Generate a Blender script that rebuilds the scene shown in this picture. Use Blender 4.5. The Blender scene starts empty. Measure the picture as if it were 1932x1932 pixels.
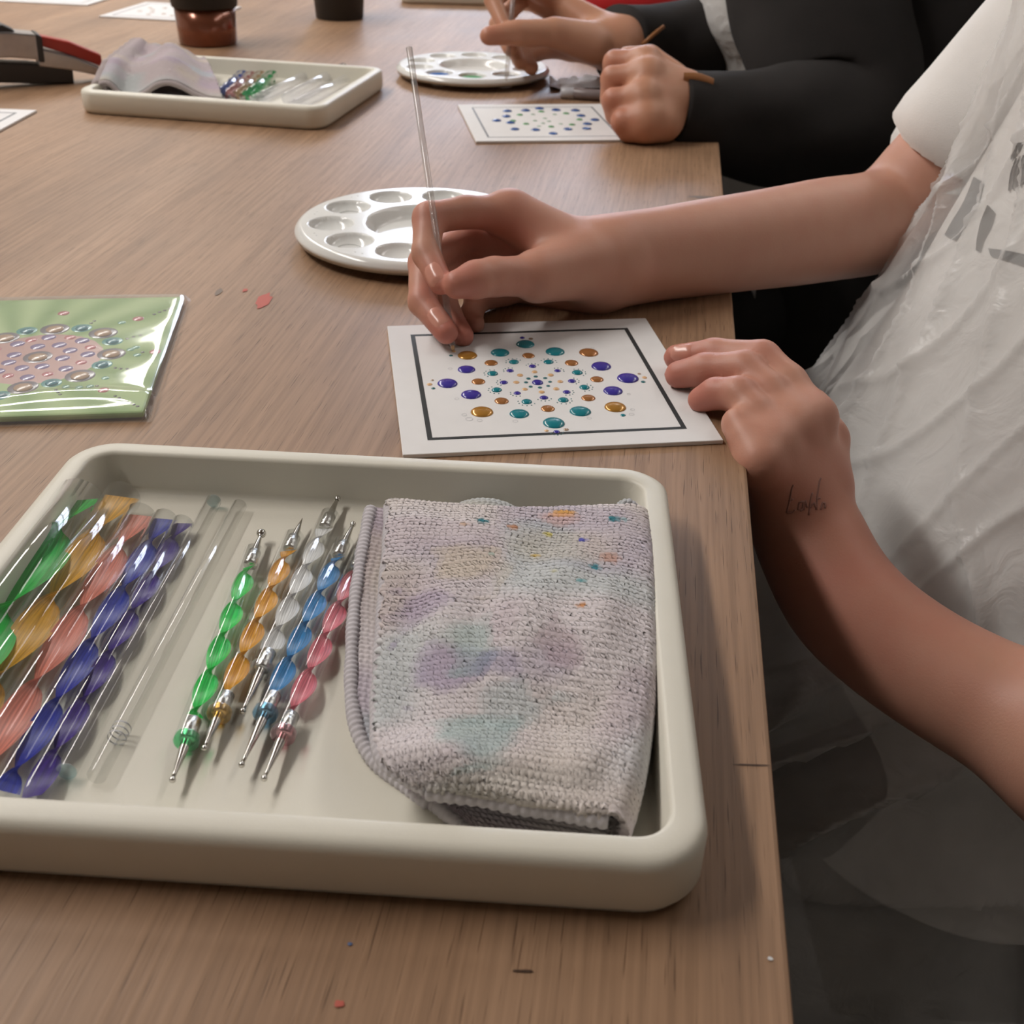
import bpy, math, random
import numpy as np
from mathutils import Vector, Matrix
from mathutils.bvhtree import BVHTree

random.seed(7)
rng = np.random.default_rng(7)
sc = bpy.context.scene
COL = sc.collection

# ------------------------------------------------------------------ camera
# metres, the table top is z = 0, the floor z = -0.75, +Y looks along the table
FPX = 2071.14
EYE = np.array([0.0, 0.0, 0.24456])
PITCH, ROLL = math.radians(32.1066), math.radians(1.7844)
cp, sp, cr, sr = math.cos(PITCH), math.sin(PITCH), math.cos(ROLL), math.sin(ROLL)
FW = np.array([0, cp, -sp])
_u = np.array([0, sp, cp]); _r = np.array([1.0, 0, 0])
RT = cr * _r + sr * _u
UP = -sr * _r + cr * _u
cam_d = bpy.data.cameras.new('camera')
cam_d.sensor_width = 36.0
cam_d.lens = 36.0 * FPX / 1932.0
cam_d.clip_start = 0.01
cam = bpy.data.objects.new('camera', cam_d)
COL.objects.link(cam)
M = Matrix.Identity(4)
for i in range(3):
    M[i][0], M[i][1], M[i][2], M[i][3] = RT[i], UP[i], -FW[i], EYE[i]
cam.matrix_world = M
cam_d.dof.use_dof = True
cam_d.dof.focus_distance = 0.45
cam_d.dof.aperture_fstop = (cam_d.lens / 1000.0) / 0.0017
sc.camera = cam

# ------------------------------------------------------------------ world, exposure, lamps
w = bpy.data.worlds.new('world'); sc.world = w; w.use_nodes = True
w.node_tree.nodes['Background'].inputs[0].default_value = (0.75, 0.85, 1.0, 1)
w.node_tree.nodes['Background'].inputs[1].default_value = 0.3
sc.view_settings.view_transform = 'Standard'
sc.view_settings.look = 'None'
sc.view_settings.gamma = 1.0
sc.view_settings.use_curve_mapping = False
sc.view_settings.exposure = 0.52
sc.cycles.use_denoising = True
sc.cycles.max_bounces = 8
sc.cycles.diffuse_bounces = 2
sc.cycles.glossy_bounces = 3
sc.cycles.use_adaptive_sampling = True
sc.cycles.adaptive_threshold = 0.05
sc.cycles.adaptive_min_samples = 16
sc.cycles.transparent_max_bounces = 16
sc.cycles.sample_clamp_indirect = 4.0
sc.cycles.caustics_reflective = False
sc.cycles.caustics_refractive = False

LAMPS = [  # rows of tube lights under the ceiling: x, y0, y1, power
    (-1.55, 0.20, 1.70, 30.0),
    (-1.55, 2.00, 3.50, 22.0),
    (-1.55, 3.80, 5.30, 16.0),
    (1.45, 0.20, 1.70, 5.0),
    (1.45, 2.00, 3.50, 8.0),
]
CEIL = 2.0
WINDOW_GLOW = 8.5

# ------------------------------------------------------------------ helpers
def ray(px, py):
    return FW + ((px - 966) / FPX) * RT - ((py - 966) / FPX) * UP

def at(px, py, z=0.0):
    d = ray(px, py); return EYE + d * ((z - EYE[2]) / d[2])

def pt(px, py, depth):
    return EYE + ray(px, py) * depth

def V(a): return Vector((float(a[0]), float(a[1]), float(a[2])))

def mesh_obj(name, verts, faces, mat=None, parent=None, smooth=True, uvs=None, colors=None):
    me = bpy.data.meshes.new(name)
    verts = np.asarray(verts, dtype=np.float64)
    me.from_pydata(verts.tolist(), [], [tuple(int(i) for i in f) for f in faces])
    if smooth:
        me.polygons.foreach_set('use_smooth', np.ones(len(me.polygons), dtype=bool))
    if uvs is not None:
        lay = me.uv_layers.new(name='UVMap')
        idx = np.zeros(len(me.loops), dtype=np.int32)
        me.loops.foreach_get('vertex_index', idx)
        lay.data.foreach_set('uv', np.asarray(uvs, dtype=np.float32)[idx].ravel())
    if colors is not None:
        ca = me.color_attributes.new('Col', 'FLOAT_COLOR', 'POINT')
        c = np.ones((len(verts), 4), dtype=np.float32); c[:, :3] = colors
        ca.data.foreach_set('color', c.ravel())
    me.update()
    o = bpy.data.objects.new(name, me)
    COL.objects.link(o)
    if mat is not None: me.materials.append(mat)
    if parent is not None:
        o.parent = parent
    return o

def link(o, parent):            # child whose mesh is in world coordinates
    o.parent = parent
    o.matrix_parent_inverse = parent.matrix_world.inverted()
    return o

def thing(name, label, cat, loc=(0, 0, 0), group=None, mat=None):
    o = bpy.data.objects.new(name, None)
    COL.objects.link(o)
    o.empty_display_size = 0.02
    if mat is not None: o.matrix_world = mat
    else: o.matrix_world = Matrix.Translation(V(loc))
    return tag(o, label, cat, group)

def tag(o, label, cat, group=None):
    o['label'] = label; o['category'] = cat
    if group: o['group'] = group
    return o

def struct(o, label=None):
    o['kind'] = 'structure'
    if label: o['label'] = label
    return o

def box_geo(x0, x1, y0, y1, z0, z1):
    v = [(x0, y0, z0), (x1, y0, z0), (x1, y1, z0), (x0, y1, z0), (x0, y0, z1), (x1, y0, z1), (x1, y1, z1), (x0, y1, z1)]
    f = [(0, 3, 2, 1), (4, 5, 6, 7), (0, 1, 5, 4), (1, 2, 6, 5), (2, 3, 7, 6), (3, 0, 4, 7)]
    return v, f

def bevel(o, wdt, seg=2):
    m = o.modifiers.new('bevel', 'BEVEL'); m.width = wdt; m.segments = seg; m.limit_method = 'ANGLE'
    return o

def grid_faces(n, m, close_m=False, close_n=False, off=0):
    f = []
    for i in range(n if close_n else n - 1):
        for j in range(m if close_m else m - 1):
            a = i * m + j; b = i * m + (j + 1) % m
            c = ((i + 1) % n) * m + (j + 1) % m; d = ((i + 1) % n) * m + j
            f.append((a + off, b + off, c + off, d + off))
    return f

def tube_geo(pts, radii, n=12, caps=True):
    pts = [np.asarray(p, float) for p in pts]
    k = len(pts)
    if np.isscalar(radii): radii = [radii] * k
    V_, prev = [], None
    for i in range(k):
        t = pts[min(i + 1, k - 1)] - pts[max(i - 1, 0)]; t = t / (np.linalg.norm(t) + 1e-12)
        if prev is None:
            a = np.array([0, 0, 1.0]) if abs(t[2]) < 0.9 else np.array([1.0, 0, 0])
        else: a = prev
        s = a - t * (a @ t); s /= np.linalg.norm(s) + 1e-12; prev = s
        b = np.cross(t, s)
        for j in range(n):
            th = 2 * math.pi * j / n
            V_.append(pts[i] + radii[i] * (math.cos(th) * s + math.sin(th) * b))
    F = grid_faces(k, n, close_m=True)
    if caps:
        F.append(tuple(range(n - 1, -1, -1))); F.append(tuple((k - 1) * n + j for j in range(n)))
    return V_, F

def lathe_geo(profile, n=48):     # (r, z) profile
    v = []
    for r, z in profile:
        for j in range(n):
            a = 2 * math.pi * j / n; v.append((r * math.cos(a), r * math.sin(a), z))
    f = grid_faces(len(profile), n, close_m=True)
    f = [t[::-1] for t in f]
    return v, f

def join_geo(parts):
    v, f, o = [], [], 0
    for pv, pf in parts:
        v += [tuple(p) for p in pv]; f += [tuple(i + o for i in t) for t in pf]; o += len(pv)
    return v, f

def copy_tree(o, parent=None):
    c = o.copy(); COL.objects.link(c)
    if parent is not None: c.parent = parent
    for ch in o.children: copy_tree(ch, c)
    return c

def axis_matrix(A, B, up=(0, 0, 1)):     # local +X from A to B
    A, B = V(A), V(B)
    x = (B - A).normalized(); z = Vector(up); y = z.cross(x).normalized(); z = x.cross(y)
    m = Matrix.Identity(4)
    for i in range(3): m[i][0], m[i][1], m[i][2], m[i][3] = x[i], y[i], z[i], A[i]
    return m

def vnoise(x, y, seed=0):       # smooth 2-D value noise, numpy
    r = np.random.default_rng(seed).random((64, 64))
    xi, yi = np.floor(x).astype(int), np.floor(y).astype(int)
    fx, fy = x - xi, y - yi
    fx = fx * fx * (3 - 2 * fx); fy = fy * fy * (3 - 2 * fy)
    g = lambda a, b: r[a % 64, b % 64]
    return (g(xi, yi) * (1 - fx) * (1 - fy) + g(xi + 1, yi) * fx * (1 - fy) + g(xi, yi + 1) * (1 - fx) * fy + g(xi + 1, yi + 1) * fx * fy) - 0.5

def interp(t, xs, ys):
    return np.interp(t, xs, ys)

def cat_interp(t, P):           # smooth (Catmull-Rom) curve through the points P, t in 0..1
    P = np.asarray(P, float); n = len(P) - 1
    t = np.clip(np.asarray(t, float), 0, 1) * n
    i = np.minimum(t.astype(int), n - 1); f = (t - i)[..., None]
    p0 = P[np.maximum(i - 1, 0)]; p1 = P[i]; p2 = P[i + 1]; p3 = P[np.minimum(i + 2, n)]
    return 0.5 * (2 * p1 + (p2 - p0) * f + (2 * p0 - 5 * p1 + 4 * p2 - p3) * f ** 2 + (3 * p1 - p0 - 3 * p2 + p3) * f ** 3)

# ------------------------------------------------------------------ materials
def lin(r, g, b):
    c = []
    for x in (r, g, b):
        x = x / 255.0
        c.append(x / 12.92 if x <= 0.04045 else ((x + 0.055) / 1.055) ** 2.4)
    return (*c, 1.0)

MATS = {}
def new_mat(name):
    m = bpy.data.materials.new(name); m.use_nodes = True
    nt = m.node_tree; b = nt.nodes['Principled BSDF']
    return m, nt, b

def mat(name, rgb, rough=0.5, metal=0.0, spec=0.5, coat=0.0, sss=0.0, noise=0.0, scale=40.0, bump=0.0, bscale=200.0, emit=None):
    if name in MATS: return MATS[name]
    m, nt, b = new_mat(name)
    b.inputs['Base Color'].default_value = lin(*rgb)
    b.inputs['Roughness'].default_value = rough
    b.inputs['Metallic'].default_value = metal
    b.inputs['Specular IOR Level'].default_value = spec
    b.inputs['Coat Weight'].default_value = coat
    b.inputs['Coat Roughness'].default_value = 0.08
    if sss:
        b.inputs['Subsurface Weight'].default_value = sss
        b.inputs['Subsurface Radius'].default_value = (0.004, 0.002, 0.001)
        b.inputs['Subsurface Scale'].default_value = 1.0
    tc = nt.nodes.new('ShaderNodeTexCoord')
    if noise:
        n = nt.nodes.new('ShaderNodeTexNoise'); n.inputs['Scale'].default_value = scale; n.inputs['Detail'].default_value = 5
        nt.links.new(tc.outputs['Object'], n.inputs['Vector'])
        rp = nt.nodes.new('ShaderNodeValToRGB')
        c = lin(*rgb)
        rp.color_ramp.elements[0].position = 0.3; rp.color_ramp.elements[1].position = 0.7
        rp.color_ramp.elements[0].color = (*[x * (1 - noise) for x in c[:3]], 1)
        rp.color_ramp.elements[1].color = (*[min(1, x * (1 + noise)) for x in c[:3]], 1)
        nt.links.new(n.outputs['Fac'], rp.inputs['Fac']); nt.links.new(rp.outputs['Color'], b.inputs['Base Color'])
    if bump:
        n = nt.nodes.new('ShaderNodeTexNoise'); n.inputs['Scale'].default_value = bscale; n.inputs['Detail'].default_value = 4
        nt.links.new(tc.outputs['Object'], n.inputs['Vector'])
        bp = nt.nodes.new('ShaderNodeBump'); bp.inputs['Strength'].default_value = bump; bp.inputs['Distance'].default_value = 0.001
        nt.links.new(n.outputs['Fac'], bp.inputs['Height']); nt.links.new(bp.outputs['Normal'], b.inputs['Normal'])
    if emit:
        b.inputs['Emission Color'].default_value = (*emit[:3], 1); b.inputs['Emission Strength'].default_value = emit[3]
    MATS[name] = m
    return m

def wood_mat():
    m, nt, b = new_mat('oiled plywood'); L = nt.links
    tc = nt.nodes.new('ShaderNodeTexCoord')
    def mp(scale):
        a = nt.nodes.new('ShaderNodeMapping'); a.inputs['Scale'].default_value = scale
        L.new(tc.outputs['Object'], a.inputs['Vector']); return a
    def nz(mapn, s, d, dist=0.0):
        n = nt.nodes.new('ShaderNodeTexNoise'); n.inputs['Scale'].default_value = s; n.inputs['Detail'].default_value = d
        n.inputs['Distortion'].default_value = dist
        L.new(mapn.outputs['Vector'], n.inputs['Vector']); return n
    def ramp(src, stops):
        r = nt.nodes.new('ShaderNodeValToRGB'); e = r.color_ramp.elements
        while len(e) < len(stops): e.new(0.5)
        for k, (p, c) in enumerate(stops): e[k].position = p; e[k].color = c
        L.new(src, r.inputs['Fac']); return r
    def mul(a, bb, fac):
        x = nt.nodes.new('ShaderNodeMix'); x.data_type = 'RGBA'; x.blend_type = 'MULTIPLY'
        x.inputs['Factor'].default_value = fac
        L.new(a, x.inputs['A']); L.new(bb, x.inputs['B']); return x.outputs['Result']
    broad = nz(mp((14, 1.3, 1)), 1.0, 4, 0.6)
    base = ramp(broad.outputs['Fac'], [(0.25, lin(150, 116, 89)), (0.5, lin(170, 134, 104)), (0.8, lin(186, 150, 120))])
    fine = nz(mp((420, 9, 1)), 1.0, 3)
    fr = ramp(fine.outputs['Fac'], [(0.3, (0.62, 0.60, 0.58, 1)), (0.62, (1, 1, 1, 1))])
    pore = nz(mp((1500, 42, 1)), 1.0, 1)
    pr = ramp(pore.outputs['Fac'], [(0.27, (0.35, 0.3, 0.26, 1)), (0.36, (1, 1, 1, 1))])
    smudge = nz(mp((7, 5, 1)), 1.0, 5)
    sm = ramp(smudge.outputs['Fac'], [(0.3, (0.7, 0.7, 0.7, 1)), (0.6, (1, 1, 1, 1))])
    c = mul(base.outputs['Color'], fr.outputs['Color'], 0.75)
    c = mul(c, pr.outputs['Color'], 0.8)
    c = mul(c, sm.outputs['Color'], 0.7)
    L.new(c, b.inputs['Base Color'])
    rr = nt.nodes.new('ShaderNodeMapRange'); rr.inputs['To Min'].default_value = 0.38; rr.inputs['To Max'].default_value = 0.54
    b.inputs['Specular IOR Level'].default_value = 0.42
    L.new(smudge.outputs['Fac'], rr.inputs['Value']); L.new(rr.outputs['Result'], b.inputs['Roughness'])
    bp = nt.nodes.new('ShaderNodeBump'); bp.inputs['Strength'].default_value = 0.25; bp.inputs['Distance'].default_value = 0.0004
    L.new(fine.outputs['Fac'], bp.inputs['Height']); L.new(bp.outputs['Normal'], b.inputs['Normal'])
    return m

def skin_mat(name, rgb, red):
    m, nt, b = new_mat(name); L = nt.links
    tc = nt.nodes.new('ShaderNodeTexCoord')
    n = nt.nodes.new('ShaderNodeTexNoise'); n.inputs['Scale'].default_value = 55; n.inputs['Detail'].default_value = 4
    L.new(tc.outputs['Object'], n.inputs['Vector'])
    at_ = nt.nodes.new('ShaderNodeAttribute'); at_.attribute_name = 'Col'
    mx = nt.nodes.new('ShaderNodeMix'); mx.data_type = 'RGBA'
    mx.inputs['A'].default_value = lin(*rgb); mx.inputs['B'].default_value = lin(*red)
    ma = nt.nodes.new('ShaderNodeMath'); ma.operation = 'MULTIPLY_ADD'; ma.inputs[1].default_value = 0.5; ma.inputs[2].default_value = -0.2
    L.new(n.outputs['Fac'], ma.inputs[0])
    ad = nt.nodes.new('ShaderNodeMath'); ad.operation = 'ADD'; ad.use_clamp = True
    L.new(at_.outputs['Fac'], ad.inputs[0]); L.new(ma.outputs[0], ad.inputs[1]); L.new(ad.outputs[0], mx.inputs['Factor'])
    L.new(mx.outputs['Result'], b.inputs['Base Color'])
    b.inputs['Roughness'].default_value = 0.48
    b.inputs['Specular IOR Level'].default_value = 0.4
    b.inputs['Subsurface Weight'].default_value = 0.18
    b.inputs['Subsurface Radius'].default_value = (0.004, 0.0020, 0.0013)
    b.inputs['Subsurface Scale'].default_value = 1.0
    n2 = nt.nodes.new('ShaderNodeTexNoise'); n2.inputs['Scale'].default_value = 900; n2.inputs['Detail'].default_value = 3
    L.new(tc.outputs['Object'], n2.inputs['Vector'])
    bp = nt.nodes.new('ShaderNodeBump'); bp.inputs['Strength'].default_value = 0.12; bp.inputs['Distance'].default_value = 0.0005
    L.new(n2.outputs['Fac'], bp.inputs['Height']); L.new(bp.outputs['Normal'], b.inputs['Normal'])
    return m

def clear_mat(name, tint=(0.97, 0.98, 0.98), ior=1.49, rough=0.06, bump=0.0, bscale=60.0, haze=0.0):
    if name in MATS: return MATS[name]
    m = bpy.data.materials.new(name); m.use_nodes = True; nt = m.node_tree; nt.nodes.clear(); L = nt.links
    out = nt.nodes.new('ShaderNodeOutputMaterial'); mx = nt.nodes.new('ShaderNodeMixShader')
    tr = nt.nodes.new('ShaderNodeBsdfTransparent'); tr.inputs[0].default_value = (*tint, 1)
    gl = nt.nodes.new('ShaderNodeBsdfGlossy'); gl.inputs['Roughness'].default_value = rough; gl.inputs['Color'].default_value = (1, 1, 1, 1)
    fr = nt.nodes.new('ShaderNodeFresnel'); fr.inputs['IOR'].default_value = ior
    geo = nt.nodes.new('ShaderNodeNewGeometry'); sb = nt.nodes.new('ShaderNodeMath'); sb.operation = 'SUBTRACT'; sb.inputs[0].default_value = 1.0
    L.new(geo.outputs['Backfacing'], sb.inputs[1])          # the outer skin reflects, the way out of the clear body does not
    ml = nt.nodes.new('ShaderNodeMath'); ml.operation = 'MULTIPLY'; L.new(fr.outputs[0], ml.inputs[0]); L.new(sb.outputs[0], ml.inputs[1])
    L.new(ml.outputs[0], mx.inputs[0]); L.new(gl.outputs[0], mx.inputs[2])
    src = tr.outputs[0]
    if haze:
        df = nt.nodes.new('ShaderNodeBsdfDiffuse'); df.inputs[0].default_value = (0.9, 0.9, 0.92, 1)
        m2 = nt.nodes.new('ShaderNodeMixShader'); m2.inputs[0].default_value = haze
        L.new(tr.outputs[0], m2.inputs[1]); L.new(df.outputs[0], m2.inputs[2]); src = m2.outputs[0]
    L.new(src, mx.inputs[1]); L.new(mx.outputs[0], out.inputs[0])
    if bump:
        tc = nt.nodes.new('ShaderNodeTexCoord'); n = nt.nodes.new('ShaderNodeTexNoise'); n.inputs['Scale'].default_value = bscale
        L.new(tc.outputs['Object'], n.inputs['Vector'])
        bp = nt.nodes.new('ShaderNodeBump'); bp.inputs['Strength'].default_value = bump; bp.inputs['Distance'].default_value = 0.004
        L.new(n.outputs['Fac'], bp.inputs['Height'])
        for q in (gl, fr): L.new(bp.outputs['Normal'], q.inputs['Normal'])
    MATS[name] = m
    return m

def glass_mat(name):
    m, nt, b = new_mat(name)
    b.inputs['Base Color'].default_value = (0.97, 0.98, 0.98, 1)
    b.inputs['Transmission Weight'].default_value = 1.0
    b.inputs['Roughness'].default_value = 0.02; b.inputs['IOR'].default_value = 1.49
    return m

def film_mat(name='milky plastic film', lo=0.34, hi=0.50):                 # thin milky plastic film of the aprons
    m, nt, b = new_mat(name); L = nt.links
    out = nt.nodes['Material Output']
    b.inputs['Base Color'].default_value = lin(246, 244, 242)
    b.inputs['Roughness'].default_value = 0.28
    tr = nt.nodes.new('ShaderNodeBsdfTransparent'); tr.inputs[0].default_value = (1, 1, 1, 1)
    tl = nt.nodes.new('ShaderNodeBsdfTranslucent'); tl.inputs[0].default_value = lin(248, 246, 244)
    m1 = nt.nodes.new('ShaderNodeMixShader'); m1.inputs[0].default_value = 0.18
    L.new(b.outputs[0], m1.inputs[1]); L.new(tl.outputs[0], m1.inputs[2])
    tc = nt.nodes.new('ShaderNodeTexCoord'); n = nt.nodes.new('ShaderNodeTexNoise'); n.inputs['Scale'].default_value = 14; n.inputs['Detail'].default_value = 3
    L.new(tc.outputs['Object'], n.inputs['Vector'])
    mr = nt.nodes.new('ShaderNodeMapRange'); mr.inputs['From Min'].default_value = 0.3; mr.inputs['From Max'].default_value = 0.7
    mr.inputs['To Min'].default_value = lo; mr.inputs['To Max'].default_value = hi
    L.new(n.outputs['Fac'], mr.inputs['Value'])
    m2 = nt.nodes.new('ShaderNodeMixShader'); L.new(mr.outputs['Result'], m2.inputs[0])
    L.new(tr.outputs[0], m2.inputs[1]); L.new(m1.outputs[0], m2.inputs[2]); L.new(m2.outputs[0], out.inputs[0])
    n2 = nt.nodes.new('ShaderNodeTexNoise'); n2.inputs['Scale'].default_value = 45; n2.inputs['Detail'].default_value = 3; n2.inputs['Distortion'].default_value = 1.2
    L.new(tc.outputs['Object'], n2.inputs['Vector'])
    bp = nt.nodes.new('ShaderNodeBump'); bp.inputs['Strength'].default_value = 0.6; bp.inputs['Distance'].default_value = 0.004
    L.new(n2.outputs['Fac'], bp.inputs['Height']); L.new(bp.outputs['Normal'], b.inputs['Normal'])
    return m

def attr_mat(name, rough=0.9, bump=0.0):
    m, nt, b = new_mat(name); L = nt.links
    a = nt.nodes.new('ShaderNodeAttribute'); a.attribute_name = 'Col'
    L.new(a.outputs['Color'], b.inputs['Base Color'])
    b.inputs['Roughness'].default_value = rough; b.inputs['Specular IOR Level'].default_value = 0.15
    b.inputs['Sheen Weight'].default_value = 0.15
    return m

def ribbon_mat(name, rgb, alpha=1.0):
    m, nt, b = new_mat(name); L = nt.links
    uv = nt.nodes.new('ShaderNodeTexCoord')
    mp = nt.nodes.new('ShaderNodeMapping'); mp.inputs['Scale'].default_value = (9, 0.6, 1)
    L.new(uv.outputs['UV'], mp.inputs['Vector'])
    n = nt.nodes.new('ShaderNodeTexNoise'); n.inputs['Scale'].default_value = 1.6; n.inputs['Detail'].default_value = 3
    L.new(mp.outputs['Vector'], n.inputs['Vector'])
    rp = nt.nodes.new('ShaderNodeValToRGB'); c = lin(*rgb)
    rp.color_ramp.elements[0].position = 0.36; rp.color_ramp.elements[1].position = 0.66
    rp.color_ramp.elements[0].color = (*[x * 0.62 for x in c[:3]], 1)
    rp.color_ramp.elements[1].color = (*[min(1, x * 1.2 + 0.01) for x in c[:3]], 1)
    L.new(n.outputs['Fac'], rp.inputs['Fac']); L.new(rp.outputs['Color'], b.inputs['Base Color'])
    b.inputs['Roughness'].default_value = 0.4
    tl = nt.nodes.new('ShaderNodeBsdfTranslucent'); L.new(rp.outputs['Color'], tl.inputs[0])
    mx = nt.nodes.new('ShaderNodeMixShader'); mx.inputs[0].default_value = 0.22
    L.new(b.outputs[0], mx.inputs[1]); L.new(tl.outputs[0], mx.inputs[2])
    out = nt.nodes['Material Output']
    if alpha < 1:
        tr = nt.nodes.new('ShaderNodeBsdfTransparent')
        m2 = nt.nodes.new('ShaderNodeMixShader'); m2.inputs[0].default_value = alpha
        L.new(tr.outputs[0], m2.inputs[1]); L.new(mx.outputs[0], m2.inputs[2]); L.new(m2.outputs[0], out.inputs[0])
    else: L.new(mx.outputs[0], out.inputs[0])
    return m

WOOD = wood_mat()
CREAM = mat('cream plastic', (226, 221, 207), rough=0.42, spec=0.4, noise=0.02, scale=30, bump=0.05, bscale=1500)
WHITEPL = mat('glossy white plastic', (236, 236, 233), rough=0.16, spec=0.45)
PAPER = mat('white card', (236, 234, 234), rough=0.75, spec=0.25, noise=0.015, scale=80)
INK = mat('black printed line', (38, 42, 44), rough=0.6)
FAINT = mat('faint grey printed line', (196, 196, 200), rough=0.7)
STEEL = mat('polished steel', (205, 202, 196), rough=0.16, metal=1.0)
FOIL = mat('silver foil ferrule', (220, 220, 218), rough=0.22, metal=1.0, bump=0.35, bscale=700)
ACRYL = clear_mat('clear acrylic', tint=(0.96, 0.97, 0.97), haze=0.02)
CLEARROD = clear_mat('clear rod acrylic', tint=(0.93, 0.93, 0.92), haze=0.05)
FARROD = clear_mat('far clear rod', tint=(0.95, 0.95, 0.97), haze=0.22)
HELDROD = clear_mat('held rod acrylic', tint=(0.86, 0.84, 0.82), haze=0.14)
CELLO = clear_mat('cellophane', tint=(0.97, 0.98, 0.98), ior=1.5, rough=0.06, haze=0.16, bump=0.05, bscale=30)
GLASS = glass_mat('clear acrylic rod')
SKIN1 = skin_mat('fair skin', (204, 152, 130), (194, 116, 102))
SKIN2 = skin_mat('warm skin', (200, 148, 120), (188, 112, 92))
NAIL = mat('fingernail', (216, 152, 134), rough=0.24, spec=0.5)
FILM = film_mat()
FILM2 = film_mat('bunched plastic film', 0.75, 0.92)

# ------------------------------------------------------------------ the room
RX0, RX1, RY0, RY1, FZ = -3.4, 2.9, -2.6, 5.6, -0.75
WALLM = mat('warm white wall paint', (214, 204, 190), rough=0.85, noise=0.03, scale=3, bump=0.1, bscale=120)
FLOORM = mat('dark grey floor', (38, 35, 34), rough=0.6, noise=0.25, scale=8)
CEILM = mat('white ceiling paint', (225, 220, 212), rough=0.9, noise=0.02, scale=4)
T = 0.1
struct(mesh_obj('floor', *box_geo(RX0, RX1, RY0, RY1, FZ - T, FZ), FLOORM, smooth=False))
struct(mesh_obj('ceiling', *box_geo(RX0, RX1, RY0, RY1, CEIL, CEIL + T), CEILM, smooth=False))
struct(mesh_obj('wall_left', *box_geo(RX0 - T, RX0, RY0, RY1, FZ, CEIL), WALLM, smooth=False))
struct(mesh_obj('wall_right', *box_geo(RX1, RX1 + T, RY0, RY1, FZ, CEIL), WALLM, smooth=False))
struct(mesh_obj('wall_back', *box_geo(RX0, RX1, RY0 - T, RY0, FZ, CEIL), WALLM, smooth=False))
WX0, WX1, WZ0, WZ1 = -0.80, 1.0, 1.02, 1.95      # daylight window in the far wall
g = join_geo([box_geo(RX0, WX0, RY1, RY1 + T, FZ, CEIL), box_geo(WX1, RX1, RY1, RY1 + T, FZ, CEIL),
              box_geo(WX0, WX1, RY1, RY1 + T, FZ, WZ0), box_geo(WX0, WX1, RY1, RY1 + T, WZ1, CEIL)])
struct(mesh_obj('wall_far', *g, WALLM, smooth=False))
FRAMEM = mat('white window paint', (230, 228, 222), rough=0.4)
PANEM = mat('daylit window pane', (235, 240, 250), rough=0.1, emit=(0.74, 0.82, 1.0, WINDOW_GLOW))
win = thing('window_1', '', '', (0.5 * (WX0 + WX1), RY1, WZ0)); del win['label']; del win['category']; struct(win)
xs = [WX0, -0.20, 0.40, WX1]
for i in range(3):
    for (za, zb) in ((WZ0, 1.50), (1.50, WZ1)):
        link(mesh_obj('pane', *box_geo(xs[i] + 0.035, xs[i + 1] - 0.035, RY1 + 0.04, RY1 + 0.05, za + 0.035, zb - 0.035), PANEM, smooth=False), win)
bars = [box_geo(x - 0.035, x + 0.035, RY1 + 0.01, RY1 + 0.08, WZ0, WZ1) for x in xs]
bars += [box_geo(WX0, WX1, RY1 + 0.012, RY1 + 0.078, z - 0.035, z + 0.035) for z in (WZ0 + 0.035, 1.50, WZ1 - 0.035)]
for bgeo in bars: link(mesh_obj('window_frame', *bgeo, FRAMEM, smooth=False), win)

SHADEM = mat('white enamel lamp housing', (225, 222, 215), rough=0.35)
for i, (lx, ya, yb, pw) in enumerate(LAMPS):
    where = ['over the left side of the table', 'middle of the left row', 'by the window in the left row', 'over the chairs in the right row', 'farther one in the right row'][i]
    lt = thing('ceiling_light', 'long white ceiling light panel ' + where, 'lamp', (lx, 0.5 * (ya + yb), CEIL), 'ceiling light panels')
    hl = 0.5 * (yb - ya)
    bevel(mesh_obj('lamp_housing', *box_geo(-0.18, 0.18, -hl - 0.03, hl + 0.03, -0.05, 0.0), SHADEM, lt, smooth=False), 0.008)
    for xa, xb, yc, yd in ((-0.18, -0.152, -hl - 0.03, hl + 0.03), (0.152, 0.18, -hl - 0.03, hl + 0.03), (-0.152, 0.152, -hl - 0.03, -hl - 0.002), (-0.152, 0.152, hl + 0.002, hl + 0.03)):
        mesh_obj('panel_trim', *box_geo(xa, xb, yc, yd, -0.062, -0.05), SHADEM, lt, smooth=False)
    ld = bpy.data.lights.new('light_panel', 'AREA'); ld.shape = 'RECTANGLE'; ld.size = 0.30; ld.size_y = 2 * hl; ld.energy = pw; ld.color = (1.0, 0.955, 0.905)
    lo = bpy.data.objects.new('light_panel', ld); COL.objects.link(lo); lo.parent = lt; lo.location = (0, 0, -0.054)

# ------------------------------------------------------------------ table
E0, E1 = at(1500, 1932), at(1362, 330)
EANG = math.atan2(E1[0] - E0[0], E1[1] - E0[1])
tm = Matrix.Translation(V((E0[0], E0[1], 0))) @ Matrix.Rotation(-EANG, 4, 'Z')
table = thing('work_table', 'long oiled plywood work table with paint smudges', 'table', mat=tm)
top = mesh_obj('tabletop', *box_geo(-1.35, 0.0, -0.75, 2.55, -0.03, 0.0), WOOD, table, smooth=False)
bevel(top, 0.0016, 2)
LEGM = mat('painted steel leg', (45, 44, 43), rough=0.5)
for x in (-1.25, -0.10):
    for y in (-0.6, 2.4):
        bevel(mesh_obj('leg', *box_geo(x - 0.03, x + 0.03, y - 0.03, y + 0.03, FZ, -0.03), LEGM, table, smooth=False), 0.004)
for x in (-1.25, -0.10):
    mesh_obj('rail', *box_geo(x - 0.015, x + 0.015, -0.57, 2.37, -0.09, -0.03), LEGM, table, smooth=False)
tinv = tm.inverted()
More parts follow.
